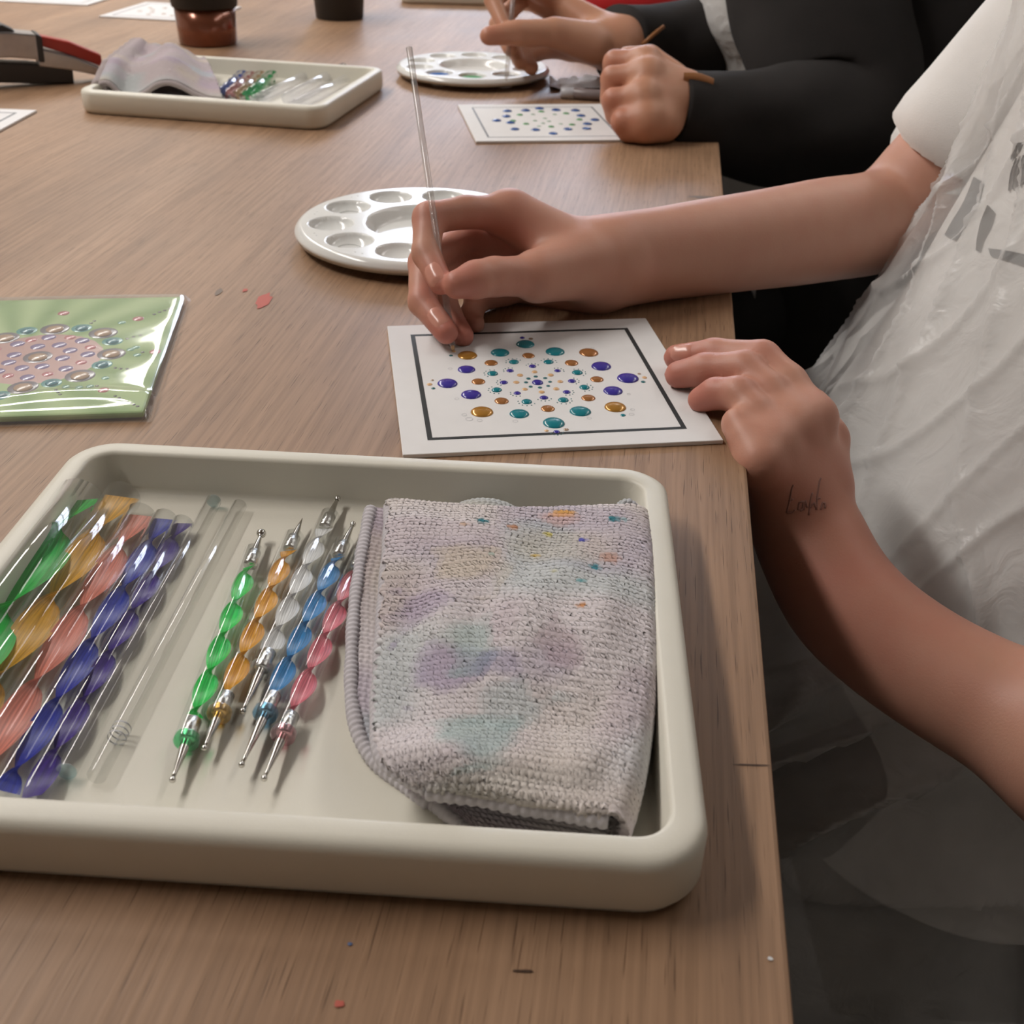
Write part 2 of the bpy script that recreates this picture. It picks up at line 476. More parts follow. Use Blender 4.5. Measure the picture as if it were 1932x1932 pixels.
def blob(px, py, rx, ry, m, name='paint_stain', seed=0):
    c = at(px, py, 0.0); r_ = np.random.default_rng(seed); v = []
    n = 14
    for j in range(n):
        a = 2 * math.pi * j / n; k = 0.75 + 0.45 * r_.random()
        v.append((c[0] + rx * k * math.cos(a), c[1] + ry * k * math.sin(a), 0.0003))
    v.append((c[0], c[1], 0.0004))
    o = mesh_obj(name, v, [(j, (j + 1) % n, n) for j in range(n)], m)
    link(o, table)
blob(497, 568, 0.0042, 0.012, mat('dried red paint', (190, 92, 76), rough=0.6), seed=1)
blob(462, 548, 0.0015, 0.003, MATS['dried red paint'], seed=5)
blob(640, 1895, 0.0014, 0.0010, MATS['dried red paint'], seed=2)
blob(987, 1833, 0.0030, 0.0004, mat('dark scratch', (70, 46, 30), rough=0.7), 'scratch', seed=3)
blob(660, 1782, 0.0006, 0.0005, mat('dried blue paint', (90, 110, 150), rough=0.6), seed=4)
blob(1453, 1810, 0.0007, 0.0006, mat('dried white paint', (215, 215, 215), rough=0.6), seed=6)
blob(1418, 1444, 0.0055, 0.0003, MATS['dark scratch'], 'scratch', seed=7)
blob(412, 552, 0.002, 0.006, mat('grey paint smudge', (120, 100, 84), rough=0.5), seed=8)
blob(1330, 373, 0.012, 0.004, MATS['grey paint smudge'], seed=9)

# ------------------------------------------------------------------ trays
def rrect(hw, hd, rad, n=10):
    p = []
    for cx, cy, a0 in ((hw - rad, hd - rad, 0), (-hw + rad, hd - rad, 90), (-hw + rad, -hd + rad, 180), (hw - rad, -hd + rad, 270)):
        for k in range(n + 1):
            a = math.radians(a0 + 90 * k / n); p.append((cx + rad * math.cos(a), cy + rad * math.sin(a)))
    return p
TW, TD, TH = 0.245, 0.206, 0.021
def tray_geo():
    rings = [(0.0035, 0.0, 0.018), (0.0012, 0.0012, 0.018), (0.0, 0.004, 0.018), (0.0, TH - 0.004, 0.018), (0.0006, TH - 0.0016, 0.0178),
             (0.0022, TH - 0.0004, 0.0165), (0.004, TH, 0.015), (0.0085, TH, 0.0115), (0.0096, TH - 0.0004, 0.0105), (0.0104, TH - 0.0016, 0.0098),
             (0.0118, 0.0055, 0.0095), (0.0128, 0.0038, 0.009), (0.0145, 0.003, 0.0085)]
    v = []
    for ins, z, rad in rings:
        v += [(x, y, z) for x, y in rrect(TW / 2 - ins, TD / 2 - ins, rad)]
    n = len(rrect(1, 1, .1))
    f = grid_faces(len(rings), n, close_m=True)
    f.append(tuple(range(n - 1, -1, -1))); f.append(tuple((len(rings) - 1) * n + j for j in range(n)))
    return v, f
def place_tray(label, c, ang):
    o = mesh_obj('craft_tray', *tray_geo(), CREAM)
    o.matrix_world = Matrix.Translation(V((c[0], c[1], 0))) @ Matrix.Rotation(ang, 4, 'Z')
    return tag(o, label, 'tray', 'cream craft trays')
FL = 0.003      # tray floor height
# near tray: right edge, front edge from the table layout
tang = -0.041
ca, sa = math.cos(tang), math.sin(tang)
fr = np.array([0.0545, 0.1885])                        # front right outer corner (square)
tc1 = fr + (-TW / 2) * np.array([ca, sa]) + (TD / 2) * np.array([-sa, ca])
tray1 = place_tray('large cream plastic tray of dotting tools nearest the camera', tc1, tang)
f2 = at(600, 205, 0.02)[:2]
d2 = at(152, 173, 0.02)[:2] - f2; a2 = math.atan2(-d2[1], -d2[0])
fr2 = f2 + 0.004 * np.array([math.cos(a2), math.sin(a2)])
tc2 = fr2 + (-TW / 2) * np.array([math.cos(a2), math.sin(a2)]) + (TD / 2) * np.array([-math.sin(a2), math.cos(a2)])
tray2 = place_tray('cream tray behind, with crumpled grey cloth and clear rods', tc2, a2)
f3 = at(752, 6, 0.0)[:2]
tc3 = f3 + np.array([TW / 2, TD / 2])
tray3 = place_tray('farthest cream tray, only its front edge in view', tc3, 0.03)

# ------------------------------------------------------------------ acrylic swirl rods and dotting pens
def cyl_geo(x0, x1, r, n=24, bev=0.0006):
    prof = [(x0, r - bev), (x0 + bev, r), (x1 - bev, r), (x1, r - bev)]
    v = []
    for x, rr in prof:
        for j in range(n):
            a = 2 * math.pi * j / n; v.append((x, rr * math.cos(a), rr * math.sin(a)))
    f = grid_faces(len(prof), n, close_m=True)
    f.append(tuple(range(n - 1, -1, -1))); f.append(tuple((len(prof) - 1) * n + j for j in range(n)))
    return v, f
def xlathe(profile, n=20):   # (x, r)
    v = []
    for x, r in profile:
        for j in range(n):
            a = 2 * math.pi * j / n; v.append((x, r * math.cos(a), r * math.sin(a)))
    return v, grid_faces(len(profile), n, close_m=True)
def helicoid(x0, x1, wd, half_turn, phase, per=16, m=9, sweep=0.0, flat=0.34):
    n = max(8, int((x1 - x0) / half_turn * per))
    v, uv = [], []
    for i in range(n + 1):
        x = x0 + (x1 - x0) * i / n
        for j in range(m):
            s = -1 + 2 * j / (m - 1)
            th = phase + math.pi * (x - x0) / half_turn + sweep * s * s
            c_ = math.cos(th); c_ = math.copysign(abs(c_) ** 0.6, c_)
            v.append((x, wd * s * c_, flat * wd * s * math.sin(th))); uv.append((0.5 + s * 0.5, (x - x0) / half_turn))
    return v, grid_faces(n + 1, m), uv

def swirl_rod(colname, rgb, A, B, r, half, phase, alpha, label, name='acrylic_swirl_rod', group='acrylic swirl rods in the near tray', flat=0.34):
    zc = FL + r
    A = at(A[0], A[1], zc); B = at(B[0], B[1], zc)
    L_ = float(np.linalg.norm(B - A))
    t = thing(name, label, 'rod', group=group, mat=axis_matrix(A, B))
    mesh_obj('clear_barrel', *cyl_geo(0, L_, r, 32), ACRYL, t)
    v, f, uv = helicoid(0.0005, L_ - 0.0005, r * 0.97, half, phase, per=24, m=15, sweep=0.0, flat=flat)
    mesh_obj('twisted_ribbon', v, f, ribbon_mat(colname + ' rod swirl', rgb, alpha), t, uvs=uv)
    return t
def ext(A, B, k):  # point beyond B along A->B
    return (A[0] + (B[0] - A[0]) * k, A[1] + (B[1] - A[1]) * k)
swirl_rod('green', (18, 190, 66), (152, 942), ext((152, 942), (40, 1110), 2.15), 0.0100, 0.052, 0.35, 0.92, 'thickest acrylic rod with green swirl against the tray side')
swirl_rod('amber', (236, 170, 20), (232, 936), ext((232, 936), (25, 1240), 1.55), 0.0074, 0.043, -0.3, 0.9, 'thick acrylic rod with amber yellow swirl')
swirl_rod('salmon', (240, 136, 116), (267, 971), ext((267, 971), (18, 1372), 1.18), 0.0061, 0.039, -0.2, 0.9, 'acrylic rod with salmon pink swirl beside the blue one')
swirl_rod('royal blue', (24, 44, 168), (313, 978), (8, 1496), 0.0050, 0.030, -0.15, 1.0, 'acrylic rod with royal blue swirl')
swirl_rod('violet', (58, 18, 136), (346, 986), (58, 1506), 0.0042, 0.023, 0.1, 1.0, 'thinnest acrylic rod with violet swirl')

BLUEEND = clear_mat('bluish cut rod end', tint=(0.74, 0.88, 0.9), haze=0.2)
def clear_rod(A, B, r, label, rings=False, tinted=False, group='plain clear rods in the near tray', floor=FL):
    A = at(A[0], A[1], floor + r); B = at(B[0], B[1], floor + r); L_ = float(np.linalg.norm(B - A))
    t = thing('clear_rod', label, 'rod', group=group, mat=axis_matrix(A, B))
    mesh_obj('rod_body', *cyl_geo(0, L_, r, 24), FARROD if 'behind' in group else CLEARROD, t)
    if tinted:
        mesh_obj('end_cap', *cyl_geo(-0.0003, 0.0015, r * 0.97, 24), BLUEEND, t)
        mesh_obj('end_cap', *cyl_geo(L_ - 0.0015, L_ + 0.0003, r * 0.97, 24), BLUEEND, t)
    if rings:
        for k in range(3):
            x = L_ - 0.021 + k * 0.0021
            mesh_obj('engraved_ring', *xlathe([(x - 0.0003, r), (x, r + 0.0001), (x + 0.0003, r)]), mat('frosted ring', (190, 190, 192), rough=0.5), t)
    return t
clear_rod((404, 944), (124, 1458), 0.0031, 'clear acrylic rod with bluish cut ends', tinted=True)
clear_rod((453, 952), (180, 1468), 0.0029, 'clear acrylic rod with three engraved rings near its end', rings=True)

def ball_tip(x0, sgn, length, r0, r1, rb):
    prof = [(0, r0), (length * 0.25, r0 * 0.92), (length * 0.8, r1 * 1.1), (length - rb * 1.2, r1)]
    prof = [(x0 + sgn * x, r) for x, r in prof]
    c = length - rb * 0.2
    for k in range(7):
        a = math.pi * (0.12 + 0.88 * k / 6); prof.append((x0 + sgn * (c - rb * math.cos(a)), max(1e-5, rb * math.sin(a))))
    v, f = xlathe(prof)
    if sgn < 0: f = [q[::-1] for q in f]
    return v, f
def pen(colname, rgb, top_ball, top, bot, bot_ball, label, rb_top=0.0015, rb_bot=0.001, spike=False, phase=0.5):
    r = 0.0040; zc = FL + r + 0.0004
    A = at(top[0], top[1], zc); B = at(bot[0], bot[1], zc); T0 = at(top_ball[0], top_ball[1], zc); T1 = at(bot_ball[0], bot_ball[1], zc)
    L_ = float(np.linalg.norm(B - A)); l0 = float(np.linalg.norm(A - T0)); l1 = float(np.linalg.norm(T1 - B))
    t = thing('dotting_pen', label, 'pen', group='spiral dotting pens in the near tray', mat=axis_matrix(A, B))
    mesh_obj('clear_barrel', *cyl_geo(0, L_, r, 24), ACRYL, t)
    v, f, uv = helicoid(0.010, L_ - 0.012, r * 0.95, 0.0187, phase, per=20, m=9, sweep=0.12)
    mesh_obj('twisted_ribbon', v, f, ribbon_mat(colname + ' pen spiral', rgb), t, uvs=uv)
    mesh_obj('ferrule', *cyl_geo(0.0005, 0.0095, r * 0.62), FOIL, t)
    mesh_obj('ferrule', *cyl_geo(L_ - 0.0105, L_ - 0.001, r * 0.62), FOIL, t)
    mesh_obj('end_collar', *cyl_geo(L_ - 0.0034, L_ + 0.0003, r * 0.98, 24, 0.0008),
             clear_mat(colname + ' collar', tint=tuple(min(1, 0.35 + 0.65 * c / 255) for c in rgb), haze=0.12), t)
    if spike:
        tip = mesh_obj('steel_tip', *xlathe([(0.001, 0.0014), (-l0 * 0.4, 0.0011), (-l0, 0.0001)]), STEEL, t)
    else:
        tip = mesh_obj('steel_tip', *ball_tip(0.001, -1, l0, 0.0015, 0.0007, rb_top), STEEL, t)
    mesh_obj('steel_tip', *ball_tip(L_ - 0.001, 1, l1, 0.0016, 0.0006, rb_bot), STEEL, t)
    return t
pen('green', (0, 222, 84), (496, 1003), (481, 1040), (350, 1403), (323, 1477), 'dotting pen with bright green spiral', rb_top=0.0019, phase=0.9)
pen('orange', (255, 166, 4), (574, 978), (556, 1012), (411, 1352), (387, 1417), 'dotting pen with orange yellow spiral and needle tip', spike=True, phase=0.5)
pen('white', (240, 238, 236), (640, 938), (623, 972), (491, 1268), (461, 1347), 'dotting pen with white spiral', rb_top=0.0013, phase=0.2)
pen('sky blue', (40, 138, 206), (668, 986), (650, 1024), (498, 1352), (459, 1449), 'dotting pen with sky blue spiral', rb_top=0.0012, phase=0.8)
pen('pink', (238, 120, 136), (703, 1012), (684, 1046), (532, 1392), (495, 1474), 'dotting pen with pink spiral half under the cloth', phase=1.1)

# ------------------------------------------------------------------ cloths
CLOTHM = attr_mat('terry microfibre')
def sheet(name, P, parent, cell=0.0021, amp=0.00065, stains=(), base=(222, 213, 214), thick=0.0028, seed=0, mottle=True):
    """P: (n,m,3) grid of points; woven loops are displaced along the normal."""
    n, m, _ = P.shape
    du = np.gradient(P, axis=1); dv = np.gradient(P, axis=0)
    N = np.cross(du, dv); N /= np.linalg.norm(N, axis=2, keepdims=True) + 1e-12
    su = np.cumsum(np.linalg.norm(du, axis=2), axis=1); sv = np.cumsum(np.linalg.norm(dv, axis=2), axis=0)
    wob = 0.0006 * vnoise(su / 0.006, sv / 0.006, seed + 3) + 0.0022 * vnoise(su / 0.022, sv / 0.022, seed + 4)
    a, b = (su + wob) / cell, (sv + 0.8 * wob) / cell
    row = np.floor(b); ah = a + 0.5 * (row % 2) * 0.35
    hsh = np.sin(np.floor(ah) * 12.9898 + row * 78.233 + seed) * 43758.5453; hsh = hsh - np.floor(hsh)
    loop = (np.abs(np.sin(math.pi * ah)) ** 0.75) * (np.abs(np.sin(math.pi * b)) ** 0.75)
    P = P + N * (amp * loop * (0.85 + 0.25 * hsh))[..., None]
    base_l = np.array(lin(*base)[:3])
    col = np.tile(base_l, (n, m, 1))
    if mottle:
        for k, (rgb, sc_, th) in enumerate((((164, 148, 178), 0.028, 0.10), ((160, 188, 186), 0.032, 0.14), ((206, 192, 164), 0.03, 0.12), ((186, 166, 176), 0.018, 0.1))):
            w_ = np.clip((vnoise(su / sc_ + 7 * k, sv / sc_ + 3 * k, seed + 10 + k) - th) * 1.8, 0, 0.36)[..., None]
            col = col * (1 - w_) + np.array(lin(*rgb)[:3]) * w_
    for (x, y, rx, ry, rgb, s) in stains:
        ragged = 1 + 0.5 * vnoise(su / 0.0016, sv / 0.0016, seed + 31)
        d = ((P[..., 0] - x) / rx) ** 2 + ((P[..., 1] - y) / ry) ** 2
        if rx > 0.0055: d = d * (1 + 1.6 * vnoise(su / 0.007 + 5, sv / 0.007, seed + 33)); w_ = (np.clip(1.3 - d, 0, 1) * s * 0.85)[..., None]
        else: w_ = (np.clip(1.35 - d * ragged, 0, 1) * s)[..., None]
        w_ = w_ * (P[..., 2:3] > 0.012)
        col = col * (1 - w_) + np.array(lin(*rgb)[:3]) * w_
    col = col * (0.97 + 0.06 * hsh[..., None])
    o = mesh_obj(name, P.reshape(-1, 3), grid_faces(n, m), CLOTHM, colors=col.reshape(-1, 3))
    s_ = o.modifiers.new('thickness', 'SOLIDIFY'); s_.thickness = thick; s_.offset = -1
    link(o, parent)
    return o
def hem(P, parent, r=0.0024, pitch=0.0022, base=(204, 198, 202)):
    P = np.asarray(P); L_ = np.concatenate([[0], np.cumsum(np.linalg.norm(np.diff(P, axis=0), axis=1))])
    n = max(8, int(L_[-1] / 0.0005)); t = np.linspace(0, L_[-1], n)
    Q = np.stack([np.interp(t, L_, P[:, k]) for k in range(3)], -1)
    rr = r * (0.86 + 0.18 * np.abs(np.sin(math.pi * t / pitch)) + 0.06 * np.sin(t * 310))
    v, f = tube_geo(list(Q), list(rr), 10)
    c = np.tile(np.array(lin(*base)[:3]), (len(v), 1))
    o = mesh_obj('hem', v, f, CLOTHM, colors=c); link(o, parent); return o

def near_cloth():
    Z = lambda P, z: np.array([at(x, y, zz) for (x, y), zz in zip(P, z)])
    topL = Z([(735, 950), (733, 1020), (724, 1130), (716, 1260), (712, 1370), (730, 1438), (806, 1482)], [.023, .024, .022, .021, .021, .021, .0195])
    rgt = Z([(1212, 962), (1218, 1030), (1221, 1130), (1220, 1250), (1205, 1370), (1186, 1465), (1163, 1538)], [.020, .021, .021, .020, .019, .019, .0185])
    botL = Z([(700, 958), (684, 1040), (670, 1140), (664, 1250), (668, 1340), (700, 1420), (812, 1510)], [.019, .016, .013, .010, .008, .006, .005])
    n, m1, mf, m2 = 440, 150, 26, 380
    v = np.linspace(0, 1, n)
    TL, RG, BL = cat_interp(v, topL), cat_interp(v, rgt), cat_interp(v, botL)
    P = np.zeros((n, m1 + mf + m2, 3))
    RB = RG.copy(); RB[:, 2] = 0.0052; RB[:, 0] -= 0.002
    s = np.linspace(0, 1, m1)[None, :, None]
    P[:, :m1] = BL[:, None] * (1 - s) + RB[:, None] * s
    P[:, :m1, 2] += 0.0012 * vnoise(np.linspace(0, 6, m1)[None] + 0 * v[:, None], 8 * v[:, None] + 0 * np.linspace(0, 1, m1)[None], 5)
    a = np.linspace(-math.pi / 2, math.pi / 2, mf + 2)[1:-1]
    zc = 0.5 * (RG[:, 2] + RB[:, 2]); hr = 0.5 * (RG[:, 2] - RB[:, 2])
    ctr = 0.5 * (RG + RB)
    P[:, m1:m1 + mf, 0] = RB[:, None, 0] + 0.004 * np.cos(a)[None]
    P[:, m1:m1 + mf, 1] = RB[:, None, 1]
    P[:, m1:m1 + mf, 2] = zc[:, None] + hr[:, None] * np.sin(a)[None]
    s2 = np.linspace(0, 1, m2)
    P[:, m1 + mf:] = (RG - [0.002, 0, 0])[:, None] * (1 - s2[None, :, None]) + TL[:, None] * s2[None, :, None]
    U, VV = np.meshgrid(s2, v)
    bulge = 0.0030 * np.sin(math.pi * U) ** 0.7 * np.sin(math.pi * np.clip(VV, 0, 1)) ** 0.5
    fold = 0.0075 * vnoise(U * 3.2 + 0.7, VV * 4.2 + 0.3, 22) + 0.0035 * vnoise(U * 6.5, VV * 7.5, 23)
    fade = np.clip(np.minimum(U, 1 - U) * 7, 0, 1) * np.clip(np.minimum(VV, 1 - VV) * 9 + 0.15, 0, 1)
    P[:, m1 + mf:, 2] += bulge + fold * fade
    # the far and near borders are not straight
    warp = np.concatenate([np.zeros(m1), np.zeros(mf), 0.004 * np.sin(math.pi * s2)])
    P[:, :, 1] -= warp[None] * (1 - v[:, None]) ** 3
    P[:, :m1, 1] -= 0.011 * (v[:, None] ** 5) * np.clip(np.linspace(-0.1, 3, m1), 0, 1)[None]
    c0 = at(950, 1260, 0.0)
    t = thing('terry_cloth', 'folded lilac grey terry cloth with paint spots in the near tray', 'cloth', (c0[0], c0[1], FL), 'terry cloths')
    def st(px, py, r, rgb, s=0.95, ry=None):
        q = at(px, py, 0.023); return (q[0], q[1], r, ry or r, rgb, s)
    stains = [st(908, 995, .0022, (18, 122, 134)), st(1157, 985, .0023, (20, 120, 132)), st(1178, 986, .0016, (90, 160, 165), .6), st(1120, 1083, .0021, (10, 124, 140)),
              st(1094, 1115, .0013, (50, 150, 155), .8), st(1100, 1025, .0017, (74, 78, 176)), st(1062, 971, .0048, (232, 170, 70), .9, .0022), st(1050, 978, .009, (220, 165, 150), .5, .004),
              st(968, 1003, .0022, (190, 120, 60), .8), st(876, 1006, .0015, (200, 160, 120), .7), st(1031, 1009, .0016, (206, 190, 70), .85), st(1010, 1057, .0014, (206, 170, 50), .9),
              st(1098, 1161, .0019, (216, 140, 60), .9, .0011), st(1148, 1062, .0036, (190, 140, 116), .7), st(926, 1063, .0010, (110, 170, 175), .7), st(1045, 1097, .001, (190, 180, 90), .7),
              st(800, 1155, .010, (150, 132, 168), .55), st(838, 1262, .012, (146, 124, 168), .6), st(885, 1215, .010, (150, 188, 180), .55), st(905, 1395, .012, (140, 180, 176), .6),
              st(960, 1330, .011, (160, 182, 184), .5), st(1060, 1225, .008, (170, 140, 150), .5), st(890, 1080, .012, (214, 198, 160), .5), st(950, 1260, .006, (140, 130, 170), .5)]
    sheet('folded_sheet', P[::-1], t, stains=stains, seed=3)
    hem(P[:, -1] + [0, 0, -0.001], t)
    hem(P[-1, m1 + mf:] + [0, 0, -0.0015], t, r=0.0030, pitch=0.0030)
    hem(P[:, 0] + [0, 0, -0.001], t, r=0.0026)
    hem(P[-1, :m1] + [0, 0, -0.001], t, r=0.0022)
    # the corner that peeks out behind, and the raised fold at the far right
    for (cx, cy, wx, wy, hz, sd) in ((915, 962, 0.016, 0.010, 0.017, 5), (1183, 962, 0.007, 0.006, 0.021, 6)):
        c = at(cx, cy, hz * 0.8); g = np.linspace(-1, 1, 90); X, Y = np.meshgrid(g, g)
        Pf = np.stack([c[0] + wx * X, c[1] + wy * Y, 0.005 + (hz - 0.005) * np.clip(1 - 0.75 * X ** 2 - 0.75 * Y ** 2, 0, 1) ** 0.6], -1)
        sheet('corner_flap', Pf, t, base=(190, 192, 192), seed=sd)
near_cloth()

def far_cloth():
    c = at(330, 160, 0.02); n, m = 130, 170
    g = np.linspace(0, 1, m); v = np.linspace(0, 1, n); U, VV = np.meshgrid(g, v)
    A, B = at(192, 176, 0.012), at(420, 189, 0.012)      # near edge left, right
    Dv = at(262, 104, 0.022) - at(192, 176, 0.012); Dv[2] = 0
    P = A[None, None] * (1 - U[..., None]) + B[None, None] * U[..., None] + VV[..., None] * Dv[None, None]
    hump = (0.016 - 0.010 * VV) * np.exp(-((U - 0.55 - 0.12 * VV) / 0.20) ** 2) + 0.010 * np.exp(-((VV - 0.7) / 0.4) ** 2) * np.sin(math.pi * np.clip(U * 1.05, 0, 1)) + 0.008 * np.exp(-((U - 0.06) / 0.07) ** 2)
    edge = np.clip(np.minimum(U, 1 - U) * 6, 0, 1)
    rise = np.clip(VV * 3.5, 0, 1) * np.clip(1.25 - U * 0.6, 0, 1)
    P[..., 2] = 0.0125 + 0.011 * rise + (hump + 0.010 * vnoise(U * 4, VV * 4, 41)) * edge + 0.004 * (1 - edge) * VV + 0.009 * np.exp(-(U / 0.10) ** 2)
    P[..., 0] -= 0.045 * VV * U
    t = thing('terry_cloth', 'crumpled grey terry cloth in the tray behind', 'cloth', (c[0], c[1], FL), 'terry cloths')
    sheet('folded_sheet', P[::-1], t, stains=(), base=(176, 163, 164), seed=17, amp=0.0004)
    hem(P[0] + [0, -0.001, -0.001], t, r=0.0026, base=(180, 168, 168))
    hem(P[:, 0], t, r=0.0026, base=(180, 168, 168))
    Pb = P.copy(); Pb[..., 2] = 0.0055 + 0.0015 * vnoise(U * 5, VV * 5, 43); Pb[..., 1] -= 0.004
    sheet('folded_sheet', Pb[::-1], t, base=(168, 156, 158), seed=18, amp=0.0004)
    k = np.linspace(0, 1, 40)
    roll = [P[int(q * (n - 1)), 0] + np.array([-0.004, 0, 0.001]) for q in k]
    hem(np.array(roll) + [0.002, 0, -0.006], t, r=0.0075, base=(184, 172, 172))
far_cloth()

# sticks in the tray behind
def far_swirl(rgb, colname, A, B, r, label):
    swirl_rod(colname + ' far', rgb, A, B, r, 0.02, 0.7, 1.0, label, group='swirl sticks in the tray behind', flat=1.0)
far_swirl((92, 120, 196), 'blue', (458, 140), (416, 178), 0.0052, 'blue swirl stick lying next to the crumpled cloth')
far_swirl((214, 150, 150), 'rose', (474, 142), (430, 181), 0.0052, 'rose swirl stick second from the crumpled cloth')
far_swirl((216, 176, 140), 'apricot', (492, 141), (448, 182), 0.0052, 'apricot swirl stick beside the far green one')
far_swirl((46, 168, 98), 'green', (514, 142), (466, 184), 0.0060, 'short green swirl stick in the tray behind')
clear_rod((592, 135), (478, 190), 0.0048, 'clear rod beside the green stick in the tray behind', group='clear rods in the tray behind')
clear_rod((648, 128), (540, 186), 0.0056, 'thick clear rod in the middle of the tray behind', group='clear rods in the tray behind')
clear_rod((652, 152), (560, 198), 0.0056, 'clear rod nearest the right end of the tray behind', group='clear rods in the tray behind')

# ------------------------------------------------------------------ cards
DOTC = {'teal': (22, 132, 146), 'copper': (186, 126, 74), 'gold': (196, 142, 62), 'indigo': (66, 56, 160), 'peach': (236, 190, 140), 'deep': (58, 116, 122), 'tan': (176, 150, 128),
        'blue': (56, 92, 156), 'green': (96, 160, 104), 'pale': (176, 196, 180), 'dark': (74, 66, 70)}
def dot_mat(c):
    return mat('paint ' + c, DOTC[c], rough=0.22, spec=0.5, coat=0.35, metal=0.35 if c in ('copper', 'gold') else 0.0, noise=0.12, scale=400)
DOME = None
def dome_geo(n=14, k=5):
    v = [(0, 0, 1)]
    for i in range(1, k + 1):
        a = 0.5 * math.pi * i / k
        for j in range(n):
            b = 2 * math.pi * j / n; v.append((math.sin(a) * math.cos(b), math.sin(a) * math.sin(b), math.cos(a)))
    f = [(0, 1 + j, 1 + (j + 1) % n) for j in range(n)]
    for i in range(k - 1):
        for j in range(n):
            a = 1 + i * n + j; b = 1 + i * n + (j + 1) % n
            f.append((a, a + n, b + n, b))
    return v, f
DG = dome_geo(18, 6); DOMES = {}
def dot(c, x, y, z, r, h, parent, name='paint_dot'):
    if c not in DOMES:
        me = bpy.data.meshes.new('paint_dot_' + c); me.from_pydata(DG[0], [], DG[1]); me.materials.append(dot_mat(c))
        me.polygons.foreach_set('use_smooth', np.ones(len(me.polygons), dtype=bool)); DOMES[c] = me
    o = bpy.data.objects.new(name, DOMES[c]); COL.objects.link(o); o.parent = parent
    o.location = (x, y, z); k = 1 + 0.05 * (random.random() - 0.5)
    o.scale = (r * k, r / k, h); o.rotation_euler[2] = random.random() * 3
    return o
def ring_geo(hw, wd, z):
    a = [(-hw, -hw), (hw, -hw), (hw, hw), (-hw, hw)]; q = hw - wd; b = [(-q, -q), (q, -q), (q, q), (-q, q)]
    v = [(x, y, z) for x, y in a + b]
    return v, [(i, (i + 1) % 4, 4 + (i + 1) % 4, 4 + i) for i in range(4)]
CT = 0.0022
def card(label, c, ang, side=0.15, frame=0.8246, fo=(-0.00098, -0.00072), thick=CT, line=0.0024, ink=INK, z=0.0):
    t = thing('mandala_card', label, 'card', group='white mandala cards', mat=Matrix.Translation(V((c[0], c[1], z))) @ Matrix.Rotation(ang, 4, 'Z'))
    h = side / 2
    bevel(mesh_obj('card_sheet', *box_geo(-h, h, -h, h, 0.0, thick), PAPER, t, smooth=False), 0.0004)
    v, f = ring_geo(side * frame / 2, line, thick + 0.00008)
    mesh_obj('printed_frame', [(x + fo[0], y + fo[1], zz) for x, y, zz in v], f, ink, t, smooth=False)
    return t
CC = (0.0122, 0.5178); CA = 0.1586
card1 = card('white card with teal, copper and indigo dot mandala under the hand', CC, CA)
ci = card1.matrix_world.inverted()
def cl(px, py, z):
    return ci @ V(at(px, py, z))
def c4(x, y): return 720 + x / 2.841, 590 + y / 2.841
big = [('teal', 770, 170, 50), ('teal', 635, 215, 50), ('teal', 930, 210, 52), ('teal', 738, 543, 52), ('teal', 1065, 530, 57), ('teal', 923, 592, 60),
       ('gold', 460, 230, 53), ('copper', 1110, 215, 52), ('gold', 538, 533, 61), ('gold', 1252, 507, 59),
       ('indigo', 455, 305, 47), ('indigo', 1177, 288, 54), ('indigo', 353, 380, 55), ('indigo', 1320, 352, 59), ('indigo', 480, 440, 54), ('indigo', 1240, 420, 53),
       ('copper', 587, 270, 36), ('copper', 787, 231, 34), ('copper', 1018, 270, 37), ('copper', 519, 370, 37), ('copper', 1154, 358, 36), ('copper', 643, 474, 39), ('copper', 1108, 458, 38), ('copper', 891, 515, 38),
       ('teal', 709, 265, 27), ('teal', 895, 265, 27), ('teal', 595, 327, 29), ('teal', 1049, 322, 29), ('teal', 617, 415, 28), ('teal', 1087, 401, 28), ('teal', 778, 478, 29), ('teal', 974, 469, 29),
       ('indigo', 809, 288, 20), ('indigo', 689, 312, 20), ('indigo', 943, 312, 18), ('indigo', 655, 375, 22), ('indigo', 1020, 367, 22), ('indigo', 727, 432, 20), ('indigo', 992, 426, 21), ('indigo', 870, 456, 23), ('indigo', 836, 375, 31),
       ('peach', 820, 318, 16), ('peach', 742, 336, 17), ('peach', 906, 335, 17), ('peach', 722, 374, 17), ('peach', 957, 370, 16), ('peach', 768, 411, 16), ('peach', 936, 409, 17), ('peach', 858, 426, 17),
       ('deep', 826, 343, 12), ('deep', 787, 354, 13), ('deep', 877, 351, 12), ('deep', 774, 374, 12), ('deep', 903, 371, 11), ('deep', 799, 397, 12), ('deep', 893, 393, 11), ('deep', 849, 402, 12),
       ('indigo', 754, 135, 14), ('tan', 800, 140, 12), ('peach', 387, 208, 12), ('deep', 372, 230, 11), ('peach', 257, 385, 15), ('deep', 277, 406, 12), ('tan', 272, 362, 9),
       ('tan', 1381, 328, 10), ('peach', 1409, 348, 14), ('deep', 1402, 371, 13), ('teal', 1294, 550, 15), ('peach', 884, 633, 12), ('indigo', 938, 639, 18), ('tan', 989, 627, 15)]
ctr = cl(*c4(836, 375), CT)
tiny = []
